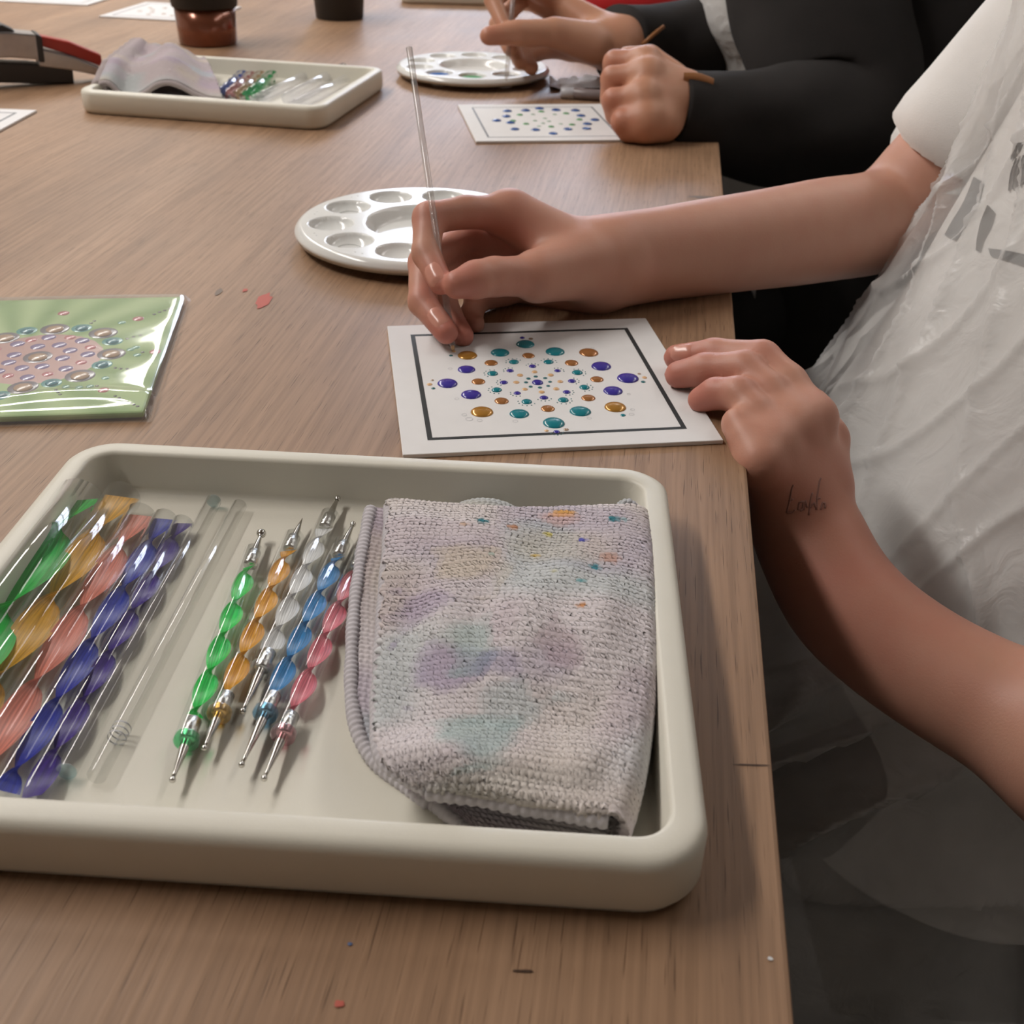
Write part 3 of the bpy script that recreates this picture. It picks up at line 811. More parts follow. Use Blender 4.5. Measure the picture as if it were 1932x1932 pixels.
for c, x, y, r in big:
    p = cl(*c4(x, y), CT); q = at(*c4(x, y), CT)
    dep = (q - EYE) @ FW
    rw = r / 2.841 * dep / FPX
    dot(c, p.x, p.y, CT, rw, rw * (0.30 if rw > 0.003 else 0.4), card1)
    if (c == 'teal' and 26 <= r <= 30) or (c == 'indigo' and 17 < r < 24):
        d = (p - ctr); a0 = math.atan2(d.y, d.x); n_ = 6 if c == 'teal' else 5
        for k in range(n_):
            a = a0 + (k - (n_ - 1) / 2) * 0.55
            tiny.append((p.x + (rw + 0.0016) * math.cos(a), p.y + (rw + 0.0016) * math.sin(a)))
parts = [([(x + a * 0.00038, y + b * 0.00038, CT + cc * 0.0003) for a, b, cc in DG[0]], DG[1]) for x, y in tiny]
st_ = mesh_obj('tiny_paint_specks', *join_geo(parts), dot_mat('deep'), card1); st_['kind'] = 'stuff'
gc = []
for (x, y, r) in ((470, 570, 19), (443, 548, 14), (526, 578, 14), (717, 582, 14), (403, 462, 12), (368, 300, 12), (1340, 545, 14), (1345, 520, 12), (1325, 437, 10), (1113, 566, 12), (1130, 190, 10)):
    p = cl(*c4(x, y), CT); rw = r / 2.841 * 0.56 / FPX
    for rr in (rw,):
        v = []
        for j in range(20):
            a = 2 * math.pi * j / 20
            v += [(p.x + rr * math.cos(a), p.y + rr * math.sin(a), CT + 0.00008), (p.x + (rr - 0.00022) * math.cos(a), p.y + (rr - 0.00022) * math.sin(a), CT + 0.00008)]
        gc.append((v, [(2 * j, (2 * j + 2) % 40, (2 * j + 3) % 40, 2 * j + 1) for j in range(20)]))
gs = mesh_obj('printed_guide_circles', *join_geo(gc), FAINT, card1); gs['kind'] = 'stuff'

# card of the person behind
q = [at(864, 195), at(898, 271)]
ex = at(1185, 268) - q[1]; ang2 = math.atan2(ex[1], ex[0])
cc2 = np.array(q[1][:2]) + 0.075 * np.array([math.cos(ang2), math.sin(ang2)]) + 0.075 * np.array([-math.sin(ang2), math.cos(ang2)])
card2 = card('white card with blue and green dot mandala beside the fist', cc2, ang2, ink=mat('grey printed line', (120, 122, 128), rough=0.6), line=0.0018)
ci = card2.matrix_world.inverted()
def c2(x, y): return 700 + x / 2.683, y / 2.683
for (c, L_, r) in (('blue', [(690, 563), (783, 560), (853, 550), (937, 558), (1035, 560), (685, 590), (1063, 587), (636, 611), (1133, 608), (706, 622), (1095, 628), (728, 655), (833, 658), (922, 677), (997, 655), (1092, 652)], 24),
                   ('green', [(753, 582), (862, 566), (988, 575), (718, 612), (785, 628), (912, 642), (1018, 632), (1055, 606)], 17),
                   ('pale', [(820, 580), (850, 640), (930, 580), (960, 628), (830, 612), (880, 600), (900, 615), (870, 625)], 12)):
    for x, y in L_:
        p = cl(*c2(x, y), CT); q_ = at(*c2(x, y), CT); rw = r / 2.683 * ((q_ - EYE) @ FW) / FPX
        dot(c, p.x, p.y, CT, rw, rw * 0.35, card2)
# outlying cards
def corner_card(label, corner, along, side=0.15):   # corner pixel = near right corner, along = pixel on the near edge to its left
    a = at(*corner); b = at(*along); d = a - b; an = math.atan2(d[1], d[0])
    c = a[:2] - 0.075 * np.array([math.cos(an), math.sin(an)]) + 0.075 * np.array([-math.sin(an), math.cos(an)])
    return card(label, c, an, ink=MATS['grey printed line'])
cA = at(70, 212); dA = at(70, 212) - at(0, 250); anA = math.atan2(dA[1], dA[0])       # right-hand edge seen
cardA = card('blank framed card cut off by the left picture edge', cA[:2] + 0.0 - 0.075 * np.array([math.cos(anA), math.sin(anA)]) - 0.075 * np.array([math.sin(anA), -math.cos(anA)]) , anA, ink=MATS['grey printed line'])
dA = at(314, 40) - at(187, 33); anA = math.atan2(dA[1], dA[0])
bA = at(187, 33)[:2]
cardB = card('framed card with faint grey drawing behind the copper cup', bA + 0.075 * np.array([math.cos(anA), math.sin(anA)]) + 0.075 * np.array([-math.sin(anA), math.cos(anA)]), anA, ink=MATS['grey printed line'])
for k in range(16):
    a = 2 * math.pi * k / 16; rr = 0.045 if k % 2 else 0.03
    dot('tan', rr * math.cos(a), rr * math.sin(a), CT, 0.0035, 0.0008, cardB)
dA = at(165, 12) - at(0, 4); anA = math.atan2(dA[1], dA[0])
bA = at(165, 12)[:2]
cardC = card('farthest blank card at the upper left corner', bA - 0.075 * np.array([math.cos(anA), math.sin(anA)]) + 0.075 * np.array([-math.sin(anA), math.cos(anA)]), anA, ink=MATS['grey printed line'])

# ------------------------------------------------------------------ greeting card in cellophane
def booklet():
    TR, BR = at(344, 580), at(270, 778, 0.004)
    ey = TR - BR; an = math.atan2(ey[1], ey[0]) - math.pi / 2
    ex_, ey_ = np.array([math.cos(an), math.sin(an)]), np.array([-math.sin(an), math.cos(an)])
    c = BR[:2] - 0.075 * ex_ + 0.075 * ey_
    m4 = Matrix.Translation(V((c[0], c[1], 0))) @ Matrix.Rotation(an, 4, 'Z')
    t = thing('greeting_card', 'green mandala greeting card in a cellophane sleeve', 'card', mat=m4)
    m, nt, b = new_mat('green leaf print'); L = nt.links
    tcn = nt.nodes.new('ShaderNodeTexCoord'); sep = nt.nodes.new('ShaderNodeSeparateXYZ'); L.new(tcn.outputs['Object'], sep.inputs[0])
    a2_ = nt.nodes.new('ShaderNodeMath'); a2_.operation = 'ARCTAN2'; L.new(sep.outputs['Y'], a2_.inputs[0]); L.new(sep.outputs['X'], a2_.inputs[1])
    sn = nt.nodes.new('ShaderNodeMath'); sn.operation = 'MULTIPLY'; sn.inputs[1].default_value = 16; L.new(a2_.outputs[0], sn.inputs[0])
    s2_ = nt.nodes.new('ShaderNodeMath'); s2_.operation = 'SINE'; L.new(sn.outputs[0], s2_.inputs[0])
    rp = nt.nodes.new('ShaderNodeValToRGB'); rp.color_ramp.elements[0].color = lin(138, 172, 92); rp.color_ramp.elements[1].color = lin(182, 206, 138)
    mr = nt.nodes.new('ShaderNodeMapRange'); mr.inputs['From Min'].default_value = -1; L.new(s2_.outputs[0], mr.inputs['Value'])
    L.new(mr.outputs['Result'], rp.inputs['Fac']); L.new(rp.outputs['Color'], b.inputs['Base Color']); b.inputs['Roughness'].default_value = 0.5
    TZ_ = 0.0042
    bevel(mesh_obj('card_sheet', *box_geo(-0.075, 0.075, -0.075, 0.075, 0.0009, TZ_), m, t, smooth=False), 0.0012)
    inv = m4.inverted()
    for nm, c_ in (('grey', (132, 124, 132)), ('bronze', (196, 160, 128)), ('mauve', (140, 120, 168)), ('rosy', (216, 128, 134)), ('aqua', (92, 170, 166)), ('blush', (222, 176, 166)), ('sea', (58, 138, 150)), ('mint', (136, 190, 168))):
        DOTC[nm] = c_
    def D(cname, x, y, r, h=0.25, z=TZ_):
        p = inv @ V(at(x / 4.83, 560 + y / 4.83, z)); q_ = at(x / 4.83, 560 + y / 4.83, z); rw = r / 4.83 * ((q_ - EYE) @ FW) / FPX
        dot(cname, p.x, p.y, z, rw, max(0.0003, rw * h * 0.6) if h else 0.0001, t)
    D('blush', 350, 560, 560, 0.0)
    for (x, y, s) in ((500, 295, 1), (940, 330, 1), (1015, 520, 1), (730, 720, 1.05), (210, 825, 1.05), (345, 550, 1.05), (45, 375, 1), (-210, 720, 1), (-330, 500, 1)):
        D('grey', x, y, 128 * s, 0.1); D('bronze', x, y, 80 * s, 0.3, TZ_ + 0.0005)
    for (x, y) in ((445, 370), (750, 400), (800, 525), (600, 655), (250, 735), (540, 440), (640, 490), (570, 560), (385, 635), (200, 650), (80, 600), (130, 530), (345, 455), (160, 430), (-20, 680)):
        D('mauve', x, y, 66, 0.25)
    for (x, y) in ((285, 395), (640, 370), (825, 460), (740, 598), (435, 705), (75, 720), (-40, 480)):
        D('rosy', x, y, 52, 0.3)
    for (x, y) in ((245, 310), (745, 285), (1025, 405), (930, 618), (470, 785), (0, 900)):
        D('aqua', x, y, 92, 0.1); D('sea', x, y, 58, 0.4, TZ_ + 0.0004)
    for (x, y) in ((1260, 200), (1415, 500), (945, 850), (580, 150)):
        D('rosy', x, y, 52, 0.3)
    for (x, y) in ((1110, 235), (1190, 480), (1240, 460), (1250, 530), (820, 815), (720, 825), (960, 740), (600, 820)):
        D('mint', x, y, 36, 0.3)
    for (x, y) in ((1160, 382), (1218, 365), (1280, 350), (1050, 648), (1100, 655), (1160, 657), (1405, 160), (1455, 140), (1500, 125), (1545, 110), (1300, 505), (885, 812), (1050, 905), (1085, 922), (1115, 940), (1150, 955), (1185, 968), (1220, 982), (1255, 997), (510, 850), (530, 870), (548, 890), (830, 240), (860, 220)):
        D('dark', x, y, 17, 0.3)
    # sleeve: a thin envelope round the card, slightly puffed and creased
    n = 60; g_ = np.linspace(-1, 1, n); X, Y = np.meshgrid(g_, g_)
    edge = (1 - np.abs(X) ** 40) * (1 - np.abs(Y) ** 40)
    Zt = 0.0006 + 0.0052 * edge ** 0.35 + 0.0007 * edge * (vnoise(X * 2.5 + 9, Y * 3 + 9, 61) + 0.5) + 0.0016 * edge * np.exp(-((Y + 0.80 - 0.1 * np.sin(3 * X)) / 0.05) ** 2)
    P = np.stack([X * 0.0785, Y * 0.0785, Zt], -1).reshape(-1, 3)
    mesh_obj('cellophane_sleeve', P, grid_faces(n, n), CELLO, t)
booklet()

# ------------------------------------------------------------------ palettes
def palette_geo(R=0.0862):
    nr, nt_ = 150, 380
    rr = np.linspace(0, 1, nr); th = np.linspace(0, 2 * math.pi, nt_, endpoint=False)
    Rr, Th = np.meshgrid(rr * R, th, indexing='ij')
    X, Y = Rr * np.cos(Th), Rr * np.sin(Th)
    Zt = np.full_like(X, 0.0135)
    # central well: sloping wall, flat bottom
    wall = np.clip((Rr / R - 0.36) / 0.10, 0, 1); wall = wall * wall * (3 - 2 * wall)
    Zt = Zt - 0.0085 * (1 - wall)
    for k in range(10):
        a = 2 * math.pi * (k + 0.5) / 10
        d = np.hypot(X - 0.715 * R * math.cos(a), Y - 0.715 * R * math.sin(a)) / 0.0148
        s_ = np.clip(1.08 - d, 0, None); dep = 0.0075 * np.sqrt(np.clip(1 - d ** 2, 0, 1))
        sm = np.clip((1.06 - d) / 0.12, 0, 1); Zt = Zt - np.maximum(dep, 0.0008 * sm * sm)
    er = np.clip((Rr / R - 0.94) / 0.06, 0, 1); Zt = Zt - 0.0042 * er ** 2.2
    top_ = np.stack([X, Y, Zt], -1)
    bot = top_.copy(); bot[..., 2] -= 0.0022; bot[-1] = top_[-1] * [0.988, 0.988, 1] - [0, 0, 0.0035]
    v = np.concatenate([top_.reshape(-1, 3), bot[::-1].reshape(-1, 3)])
    f = grid_faces(nr * 2, nt_, close_m=True)
    return v, f
PG = palette_geo()
def palette(label, c, ang):
    t = thing('paint_palette', label, 'palette', group='round white palettes', mat=Matrix.Translation(V((c[0], c[1], 0))) @ Matrix.Rotation(ang, 4, 'Z'))
    mesh_obj('palette_dish', PG[0], PG[1], WHITEPL, t)
    for k in range(5):
        a = 2 * math.pi * k / 5 + 0.3
        v, f = lathe_geo([(0.0, 0.0), (0.007, 0.0), (0.008, 0.001), (0.008, 0.008)], 20)
        mesh_obj('foot', [(x + 0.0616 * math.cos(a), y + 0.0616 * math.sin(a), z) for x, y, z in v], f, WHITEPL, t)
    pr_ = []
    for k in range(10):
        a = 2 * math.pi * k / 10
        for dd in (-0.035, 0.035): pr_.append(([(0.0755 * math.cos(a + dd) + 0.0009 * x, 0.0755 * math.sin(a + dd) + 0.0009 * y, 0.0133 + 0.0004 * z) for x, y, z in DG[0]], DG[1]))
    o = mesh_obj('moulded_pips', *join_geo(pr_), mat('grey white plastic', (196, 195, 192), rough=0.3), t); o['kind'] = 'stuff'
    return t
def well_paint(t, k, c):
    a = 2 * math.pi * (k + 0.5) / 10; R = 0.0862
    rgb = {'blue': (44, 98, 168), 'green': (84, 158, 96), 'pale': (140, 138, 134), 'peach': (206, 176, 148)}[c]
    v, f = DG
    mesh_obj('paint_puddle', [(0.715 * R * math.cos(a) + 0.0128 * x, 0.715 * R * math.sin(a) + 0.0128 * y, 0.0106 + 0.0010 * z) for x, y, z in v], f, mat('wet ' + c + ' puddle', rgb, rough=0.7, spec=0.08), t)
lft, btm = at(556, 424, 0.011), at(770, 509, 0.006)
pc1 = np.array([lft[0] + 0.0858, lft[1] + 0.008])
pal1 = palette('round white plastic palette partly behind the painting hand', pc1, math.radians(-9))
lft2 = at(747, 126, 0.011)
pc2 = np.array([lft2[0] + 0.0855, lft2[1] + 0.014])
pal2 = palette('farther white palette with blue and green paint', pc2, math.radians(2))
well_paint(pal2, 6, 'blue'); well_paint(pal2, 7, 'green'); well_paint(pal2, 8, 'pale')
well_paint(pal1, 1, 'peach')

# ------------------------------------------------------------------ cups
def cup(label, base_px, r0, r1, h, split, low, high, lowname):
    c = at(*base_px)
    t = thing('cup', label, 'cup', (c[0], c[1] + r0, 0))
    rz = lambda z: r0 + (r1 - r0) * z / h
    zs = split
    if low is not None:
        mesh_obj(lowname, *lathe_geo([(0, 0.0), (rz(0) - 0.002, 0.0), (rz(0), 0.002), (rz(zs), zs), (rz(zs) - 0.003, zs)], 48), low, t)
    o = mesh_obj('sleeve' if low is not None else 'cup_body', *lathe_geo([(0, zs), (rz(zs) + 0.002, zs), (rz(zs) + 0.003, zs + 0.002), (rz(h) + 0.003, h - 0.012), (rz(h) + 0.003, h), (rz(h) - 0.002, h), (rz(h) - 0.004, h - 0.03), (0, h - 0.03)], 48), high, t)
    return t
COPPER = mat('brown copper glaze', (128, 74, 52), rough=0.22, coat=0.5, metal=0.5, noise=0.15, scale=20)
BLK = mat('black rubber', (26, 24, 23), rough=0.5, bump=0.2, bscale=400)
cup('copper cup with a black rubber sleeve behind the far tray', (380, 91), 0.0355, 0.040, 0.115, 0.043, COPPER, BLK, 'cup_body')
cup('plain black cup at the far edge', (635, 40), 0.031, 0.037, 0.10, 0.0, None, mat('matt black cup', (34, 31, 30), rough=0.45, noise=0.1, scale=30), '')

# ------------------------------------------------------------------ plier stapler at the upper left
def stapler():
    A = at(-60, 128, 0.02); B = at(196, 128, 0.012)
    m4 = axis_matrix(A, B); L_ = float(np.linalg.norm(B - A))
    c0 = m4.inverted()
    t = thing('hand_stapler', 'silver and red plier stapler lying left of the far tray', 'stapler', mat=m4)
    SIL = mat('brushed silver', (176, 172, 172), rough=0.3, metal=0.9, noise=0.1, scale=60)
    RED = mat('red handle enamel', (176, 52, 40), rough=0.35)
    DRK = mat('dark grey steel', (58, 56, 56), rough=0.4, metal=0.5)
    def bar(p, hgt, wid, m, name):
        # p: list of (x, z, half height)
        v = []
        for x, z, hh in p:
            v += [(x, -wid, z - hh), (x, wid, z - hh), (x, wid, z + hh), (x, -wid, z + hh)]
        f = grid_faces(len(p), 4, close_m=True); f.append((3, 2, 1, 0)); k = 4 * (len(p) - 1); f.append((k, k + 1, k + 2, k + 3))
        return bevel(mesh_obj(name, v, f, m, t, smooth=False), 0.0015)
    z0 = -0.018
    bar([(0.0, z0 + 0.040, 0.012), (L_ * 0.30, z0 + 0.042, 0.012), (L_ * 0.50, z0 + 0.040, 0.012), (L_ * 0.53, z0 + 0.038, 0.010)], 0, 0.014, SIL, 'stapler_head')
    bar([(L_ * 0.50, z0 + 0.0395, 0.0135), (L_ * 0.545, z0 + 0.038, 0.0125)], 0, 0.0155, DRK, 'clip_band')
    bar([(0.0, z0 + 0.054, 0.004), (L_ * 0.28, z0 + 0.056, 0.004), (L_ * 0.36, z0 + 0.052, 0.003)], 0, 0.010, DRK, 'top_lever')
    bar([(L_ * 0.54, z0 + 0.045, 0.005), (L_ * 0.75, z0 + 0.038, 0.0065), (L_ * 0.98, z0 + 0.026, 0.006)], 0, 0.008, RED, 'upper_handle')
    bar([(L_ * 0.50, z0 + 0.030, 0.009), (L_ * 0.75, z0 + 0.024, 0.007), (L_ * 0.97, z0 + 0.015, 0.004)], 0, 0.011, SIL, 'lower_handle')
    bar([(0.0, z0 + 0.016, 0.010), (L_ * 0.45, z0 + 0.014, 0.010), (L_ * 0.75, z0 + 0.011, 0.007)], 0, 0.010, DRK, 'anvil')
    bar([(-0.02, z0 + 0.052, 0.006), (L_ * 0.265, z0 + 0.053, 0.006)], 0, 0.007, mat('salmon plastic', (226, 130, 116), rough=0.4), 'pusher')
stapler()

# tissue and pen end between the far palette and the fist
tq = at(1105, 165)
tis = thing('crumpled_tissue', 'crumpled white tissue between far palette and fist', 'tissue', (tq[0], tq[1], 0))
n = 40; g_ = np.linspace(-1, 1, n); X, Y = np.meshgrid(g_, g_)
P = np.stack([X * 0.040, Y * 0.024, np.abs(0.006 * (1 - X ** 2) * (1 - Y ** 2) + 0.012 * vnoise(X * 3 + 5, Y * 3 + 5, 77)) + 0.0012], -1).reshape(-1, 3)
mesh_obj('tissue_sheet', P, grid_faces(n, n), mat('white tissue', (246, 246, 252), rough=0.9), tis)
A, B = at(1080, 176, 0.006), at(1152, 181, 0.006)
mk = thing('marker_pen', 'grey marker pen beside the crumpled tissue', 'pen', mat=axis_matrix(A, B)); L_ = float(np.linalg.norm(B - A))
mesh_obj('pen_barrel', *cyl_geo(0, L_, 0.0055), mat('grey pen plastic', (140, 128, 128), rough=0.35), mk)
mesh_obj('pen_cap', *cyl_geo(-0.012, 0.002, 0.0058), mat('pale pen cap', (206, 206, 212), rough=0.3), mk)

# ------------------------------------------------------------------ signed-distance bodies
class Body:
    def __init__(s, lo, hi, h):
        s.lo = np.asarray(lo, float); s.h = h
        s.n = np.ceil((np.asarray(hi) - s.lo) / h).astype(int) + 1
    def new(s): return np.full(s.n, 1.0, np.float32)
    def cap(s, F, a, b, ra, rb, k=0.004, flat=None, kb=None):
        """tapered capsule, smoothly united; flat = (axis, factor) squashes its section"""
        a, b = np.asarray(a, float), np.asarray(b, float)
        R = max(ra, rb) * (1.0 if flat is None else max(1.0, flat[1])) + max(k, 0.002) + 3 * s.h
        i0 = np.maximum(((np.minimum(a, b) - R - s.lo) / s.h).astype(int), 0)
        i1 = np.minimum(((np.maximum(a, b) + R - s.lo) / s.h).astype(int) + 2, s.n)
        if np.any(i1 <= i0): return
        ax = [s.lo[q] + s.h * np.arange(i0[q], i1[q]) for q in range(3)]
        X = np.stack(np.meshgrid(*ax, indexing='ij'), -1) - a
        ab = b - a
        if flat is not None:
            nrm = np.asarray(flat[0], float); nrm /= np.linalg.norm(nrm); kf = 1.0 / flat[1] - 1
            X = X + (X @ nrm)[..., None] * nrm * kf; ab = ab + (ab @ nrm) * nrm * kf
        L2 = ab @ ab + 1e-12
        t = np.clip((X @ ab) / L2, 0, 1)
        d = np.linalg.norm(X - t[..., None] * ab, axis=-1) - (ra + (rb - ra) * t)
        sl = tuple(slice(i0[q], i1[q]) for q in range(3))
        F[sl] = s.smin(F[sl], d, k)
    @staticmethod
    def smin(a, b, k):
        if np.isscalar(k) and k <= 0: return np.minimum(a, b)
        h = np.maximum(k - np.abs(a - b), 0) / k
        return np.minimum(a, b) - h * h * k * 0.25
    def chain(s, F, pts, rad, k=0.003):
        for i in range(len(pts) - 1): s.cap(F, pts[i], pts[i + 1], rad[i], rad[i + 1], k)
    def arm(s, F, pts, rad, flat, axis, sub=5, k=0.008):
        n = sub * (len(pts) - 1) + 1; t = np.linspace(0, 1, n)
        Q = cat_interp(t, pts); R = cat_interp(t, np.array(rad)[:, None])[:, 0]; fl = cat_interp(t, np.array(flat)[:, None])[:, 0]
        for i in range(n - 1): s.cap(F, Q[i], Q[i + 1], R[i], R[i + 1], k, flat=(axis, 0.5 * (fl[i] + fl[i + 1])))
    def finger(s, F, pts, rad, kbase=0.010, reach=0.022):
        G = s.new(); s.chain(G, pts, rad)
        base = np.asarray(pts[0], float)
        idx = np.argwhere(G < 0.012)
        if not len(idx): return
        i = tuple(idx.T); P = s.lo + s.h * idx
        d = np.linalg.norm(P - base, axis=1)
        k = 0.0006 + kbase * np.exp(-(d / reach) ** 2)
        F[i] = s.smin(F[i], G[i], k)
    def mesh(s, F, smooth=3):
        ins = F < 0
        c = np.zeros(tuple(np.array(F.shape) - 1), np.int8)
        offs = [(i, j, k) for i in (0, 1) for j in (0, 1) for k in (0, 1)]
        sh = c.shape
        for o in offs: c += ins[o[0]:o[0] + sh[0], o[1]:o[1] + sh[1], o[2]:o[2] + sh[2]]
        act = np.argwhere((c > 0) & (c < 8))
        vals = np.stack([F[act[:, 0] + o[0], act[:, 1] + o[1], act[:, 2] + o[2]] for o in offs], -1)
        acc = np.zeros((len(act), 3)); cnt = np.zeros(len(act))
        for p in range(8):
            for q_ in range(p + 1, 8):
                if sum(abs(offs[p][z] - offs[q_][z]) for z in range(3)) != 1: continue
                a, b = vals[:, p], vals[:, q_]; m_ = (a < 0) != (b < 0)
                t = a[m_] / (a[m_] - b[m_])
                acc[m_] += np.array(offs[p]) + t[:, None] * (np.array(offs[q_]) - np.array(offs[p])); cnt[m_] += 1
        Vx = s.lo + s.h * (act + acc / cnt[:, None])
        vid = np.full(sh, -1, np.int64); vid[tuple(act.T)] = np.arange(len(act))
        faces = []
        for ax_ in range(3):
            u, v = (ax_ + 1) % 3, (ax_ + 2) % 3
            a = [slice(None)] * 3; b = [slice(None)] * 3
            a[ax_] = slice(0, -1); b[ax_] = slice(1, None)
            A_, B_ = ins[tuple(a)], ins[tuple(b)]
            e = np.argwhere(A_ != B_)
            e = e[(e[:, u] > 0) & (e[:, v] > 0) & (e[:, u] < F.shape[u] - 1) & (e[:, v] < F.shape[v] - 1)]
            flip = A_[tuple(e.T)]
            q = []
            for du, dv in ((0, 0), (1, 0), (1, 1), (0, 1)):
                w_ = e.copy(); w_[:, u] -= du; w_[:, v] -= dv; q.append(vid[tuple(w_.T)])
            q = np.stack(q, -1); q[~flip] = q[~flip][:, ::-1]
            faces.append(q)
        Fq = np.concatenate(faces); Fq = Fq[(Fq >= 0).all(1)]
        for _ in range(smooth):
            nb = np.zeros_like(Vx); cn = np.zeros(len(Vx))
            for p in range(4):
                a, b = Fq[:, p], Fq[:, (p + 1) % 4]
                np.add.at(nb, a, Vx[b]); np.add.at(cn, a, 1); np.add.at(nb, b, Vx[a]); np.add.at(cn, b, 1)
            Vx = 0.45 * Vx + 0.55 * nb / np.maximum(cn, 1)[:, None]
        return Vx, Fq

def redness(Vx, pts):
    c = np.zeros(len(Vx))
    for p, r, s in pts: c = np.maximum(c, s * np.exp(-(np.linalg.norm(Vx - np.asarray(p), axis=1) / r) ** 2))
    return np.repeat(c[:, None], 3, 1)
def J(*L_): return [pt(*q) for q in L_]
def bvh_of(v, f): return BVHTree.FromPolygons([V(p) for p in v], [tuple(int(i) for i in q) for q in f])
def hit(bvh, px, py):
    h_ = bvh.ray_cast(V(EYE), V(ray(px, py)).normalized()); return h_[0], h_[1]

def nail(bvh, px, py, dirv, wd, ln, parent):
    """curved fingernail lying on the skin; dirv = direction towards the fingertip"""
    c, nrm = hit(bvh, px, py)
    if c is None: return
    n_ = nrm.normalized(); d = V(dirv).normalized(); d = (d - n_ * d.dot(n_)).normalized(); s = d.cross(n_)
    N_, v, f = 9, [], []
    for i in range(N_):
        for j in range(N_):
            a, b = -1 + 2 * i / (N_ - 1), -1 + 2 * j / (N_ - 1)
            wq = math.sqrt(max(0.0, 1 - 0.55 * b ** 4))
            p = c + d * (b * ln / 2) + s * (a * wq * wd / 2) + n_ * 0.006
            q_ = bvh.ray_cast(p, -n_, 0.02)[0]
            if q_ is None: q_ = p - n_ * 0.007
            edge = max(abs(a), abs(b)) ** 6
            v.append(q_ + n_ * (0.0006 - 0.0006 * edge))
    o = mesh_obj('fingernail', [tuple(x) for x in v], grid_faces(N_, N_), NAIL); link(o, parent)

def loft(rings, n=72, nz=60, fold=None, arc=(0, 2 * math.pi), inflate=0.0, square=0.0):
    """rings: (z, cx, cy, ax, ay); returns grid points (nz, n, 3)"""
    R = np.array(sorted(rings, key=lambda r_: r_[0]))
    z = np.linspace(R[0, 0], R[-1, 0], nz)
    q = [np.interp(z, R[:, 0], R[:, k]) for k in range(1, 5)]
    ker = np.array([1, 2, 3, 2, 1]) / 9.0
    q = [np.convolve(np.pad(a, 2, mode='edge'), ker, 'valid') for a in q]
    closed = abs(arc[1] - arc[0] - 2 * math.pi) < 1e-6
    th = np.linspace(arc[0], arc[1], n, endpoint=not closed)
    Zg, Tg = np.meshgrid(z, th, indexing='ij')
    cx, cy, ax, ay = [np.repeat(a[:, None], n, 1) for a in q]
    off = inflate + (fold(Tg, Zg) if fold is not None else 0.0)
    e = 1.0 - square * np.clip((-0.05 - Zg) / 0.13, 0, 1)
    cs, sn = np.cos(Tg), np.sin(Tg)
    cs, sn = np.sign(cs) * np.abs(cs) ** e, np.sign(sn) * np.abs(sn) ** e
    return np.stack([cx + (ax + off) * cs, cy + (ay + off) * sn, Zg], -1), closed
def grid_obj(name, P, m, parent, closed=False, caps=False):
    n, k, _ = P.shape
    f = grid_faces(n, k, close_m=closed)
    if caps and closed: f.append(tuple(range(k - 1, -1, -1))); f.append(tuple((n - 1) * k + j for j in range(k)))
    o = mesh_obj(name, P.reshape(-1, 3), f, m); link(o, parent); return o
def limb_geo(pts, rad, n=28, per=10, fold=0.0, seed=0):
    t = np.linspace(0, 1, per * (len(pts) - 1) + 1)
    Q = cat_interp(t, pts); R = cat_interp(t, np.array(rad)[:, None])[:, 0]
    v, f = tube_geo(list(Q), list(R), n)
    if fold:
        v = np.array(v); k = len(t)
        U, W = np.meshgrid(np.arange(n) / n, t, indexing='xy')
        nz_ = vnoise(np.cos(2 * math.pi * U) * 1.6 + 9, W * 7 + np.sin(2 * math.pi * U) * 1.2, seed)
        Qr = np.repeat(Q, n, 0); d = v - Qr; L_ = np.linalg.norm(d, axis=1, keepdims=True)
        v = Qr + d * (1 + fold * nz_.reshape(-1, 1) / np.maximum(L_, 1e-4))
    return v, f

# ================================================================== person 1 (white t-shirt, clear apron)
TEE = mat('white cotton', (244, 241, 238), rough=0.85, spec=0.2, noise=0.02, scale=30, bump=0.2, bscale=1400)
TROU = mat('black cotton trousers', (30, 27, 26), rough=0.85, noise=0.15, scale=60)
SHOE = mat('dark shoe', (28, 26, 26), rough=0.5)
p1 = thing('person', 'person in white t-shirt and clear plastic apron dotting a card', 'person', (0.36, 0.6, FZ))

# right arm and hand (holding the rod)
wr, fa1, fa2, fa3, elb = J((1150, 494, .646), (1262, 477, .664), (1383, 460, .686), (1545, 436, .722), (1690, 405, .765))
upa, sho = pt(1810, 285, .745), np.array([0.41, 0.775, 0.215])
B1 = Body((-0.09, 0.50, -0.035), (0.47, 0.86, 0.26), 0.0016)
F = B1.new()
vert = np.array([0.0, 0.25, 1.0])
B1.arm(F, [wr, fa1, fa2, fa3, elb, upa, sho], [.0195, .0210, .0250, .0300, .0330, .0365, .045], [1.22, 1.16, 1.08, 1.03, 1.0, 1.0, 1.0], vert)
mI, mM, mR, mP = J((962, 404, .632), (965, 440, .655), (985, 487, .662), (1015, 532, .662))
for q, ra in ((mI, .0115), (mM, .0115), (mR, .0112), (mP, .0105)):
    B1.cap(F, wr, q, 0.017, ra, 0.012)
B1.cap(F, *J((1120, 548, .652), (1030, 548, .660)), 0.014, 0.011, 0.010)      # heel of the hand
# thumb
tC, tM, tI, tT = J((1100, 500, .630), (1012, 521, .610), (932, 522, .594), (862, 537, .580))
B1.cap(F, wr, tM, 0.0185, 0.0150, 0.014); B1.cap(F, tC, mI, 0.010, 0.010, 0.014)
B1.finger(F, [tC, tM, tI, (tI + tT) / 2 + [0, 0, .0005], tT], [.0150, .0118, .0104, .0100, .0078], kbase=0.014, reach=0.03)
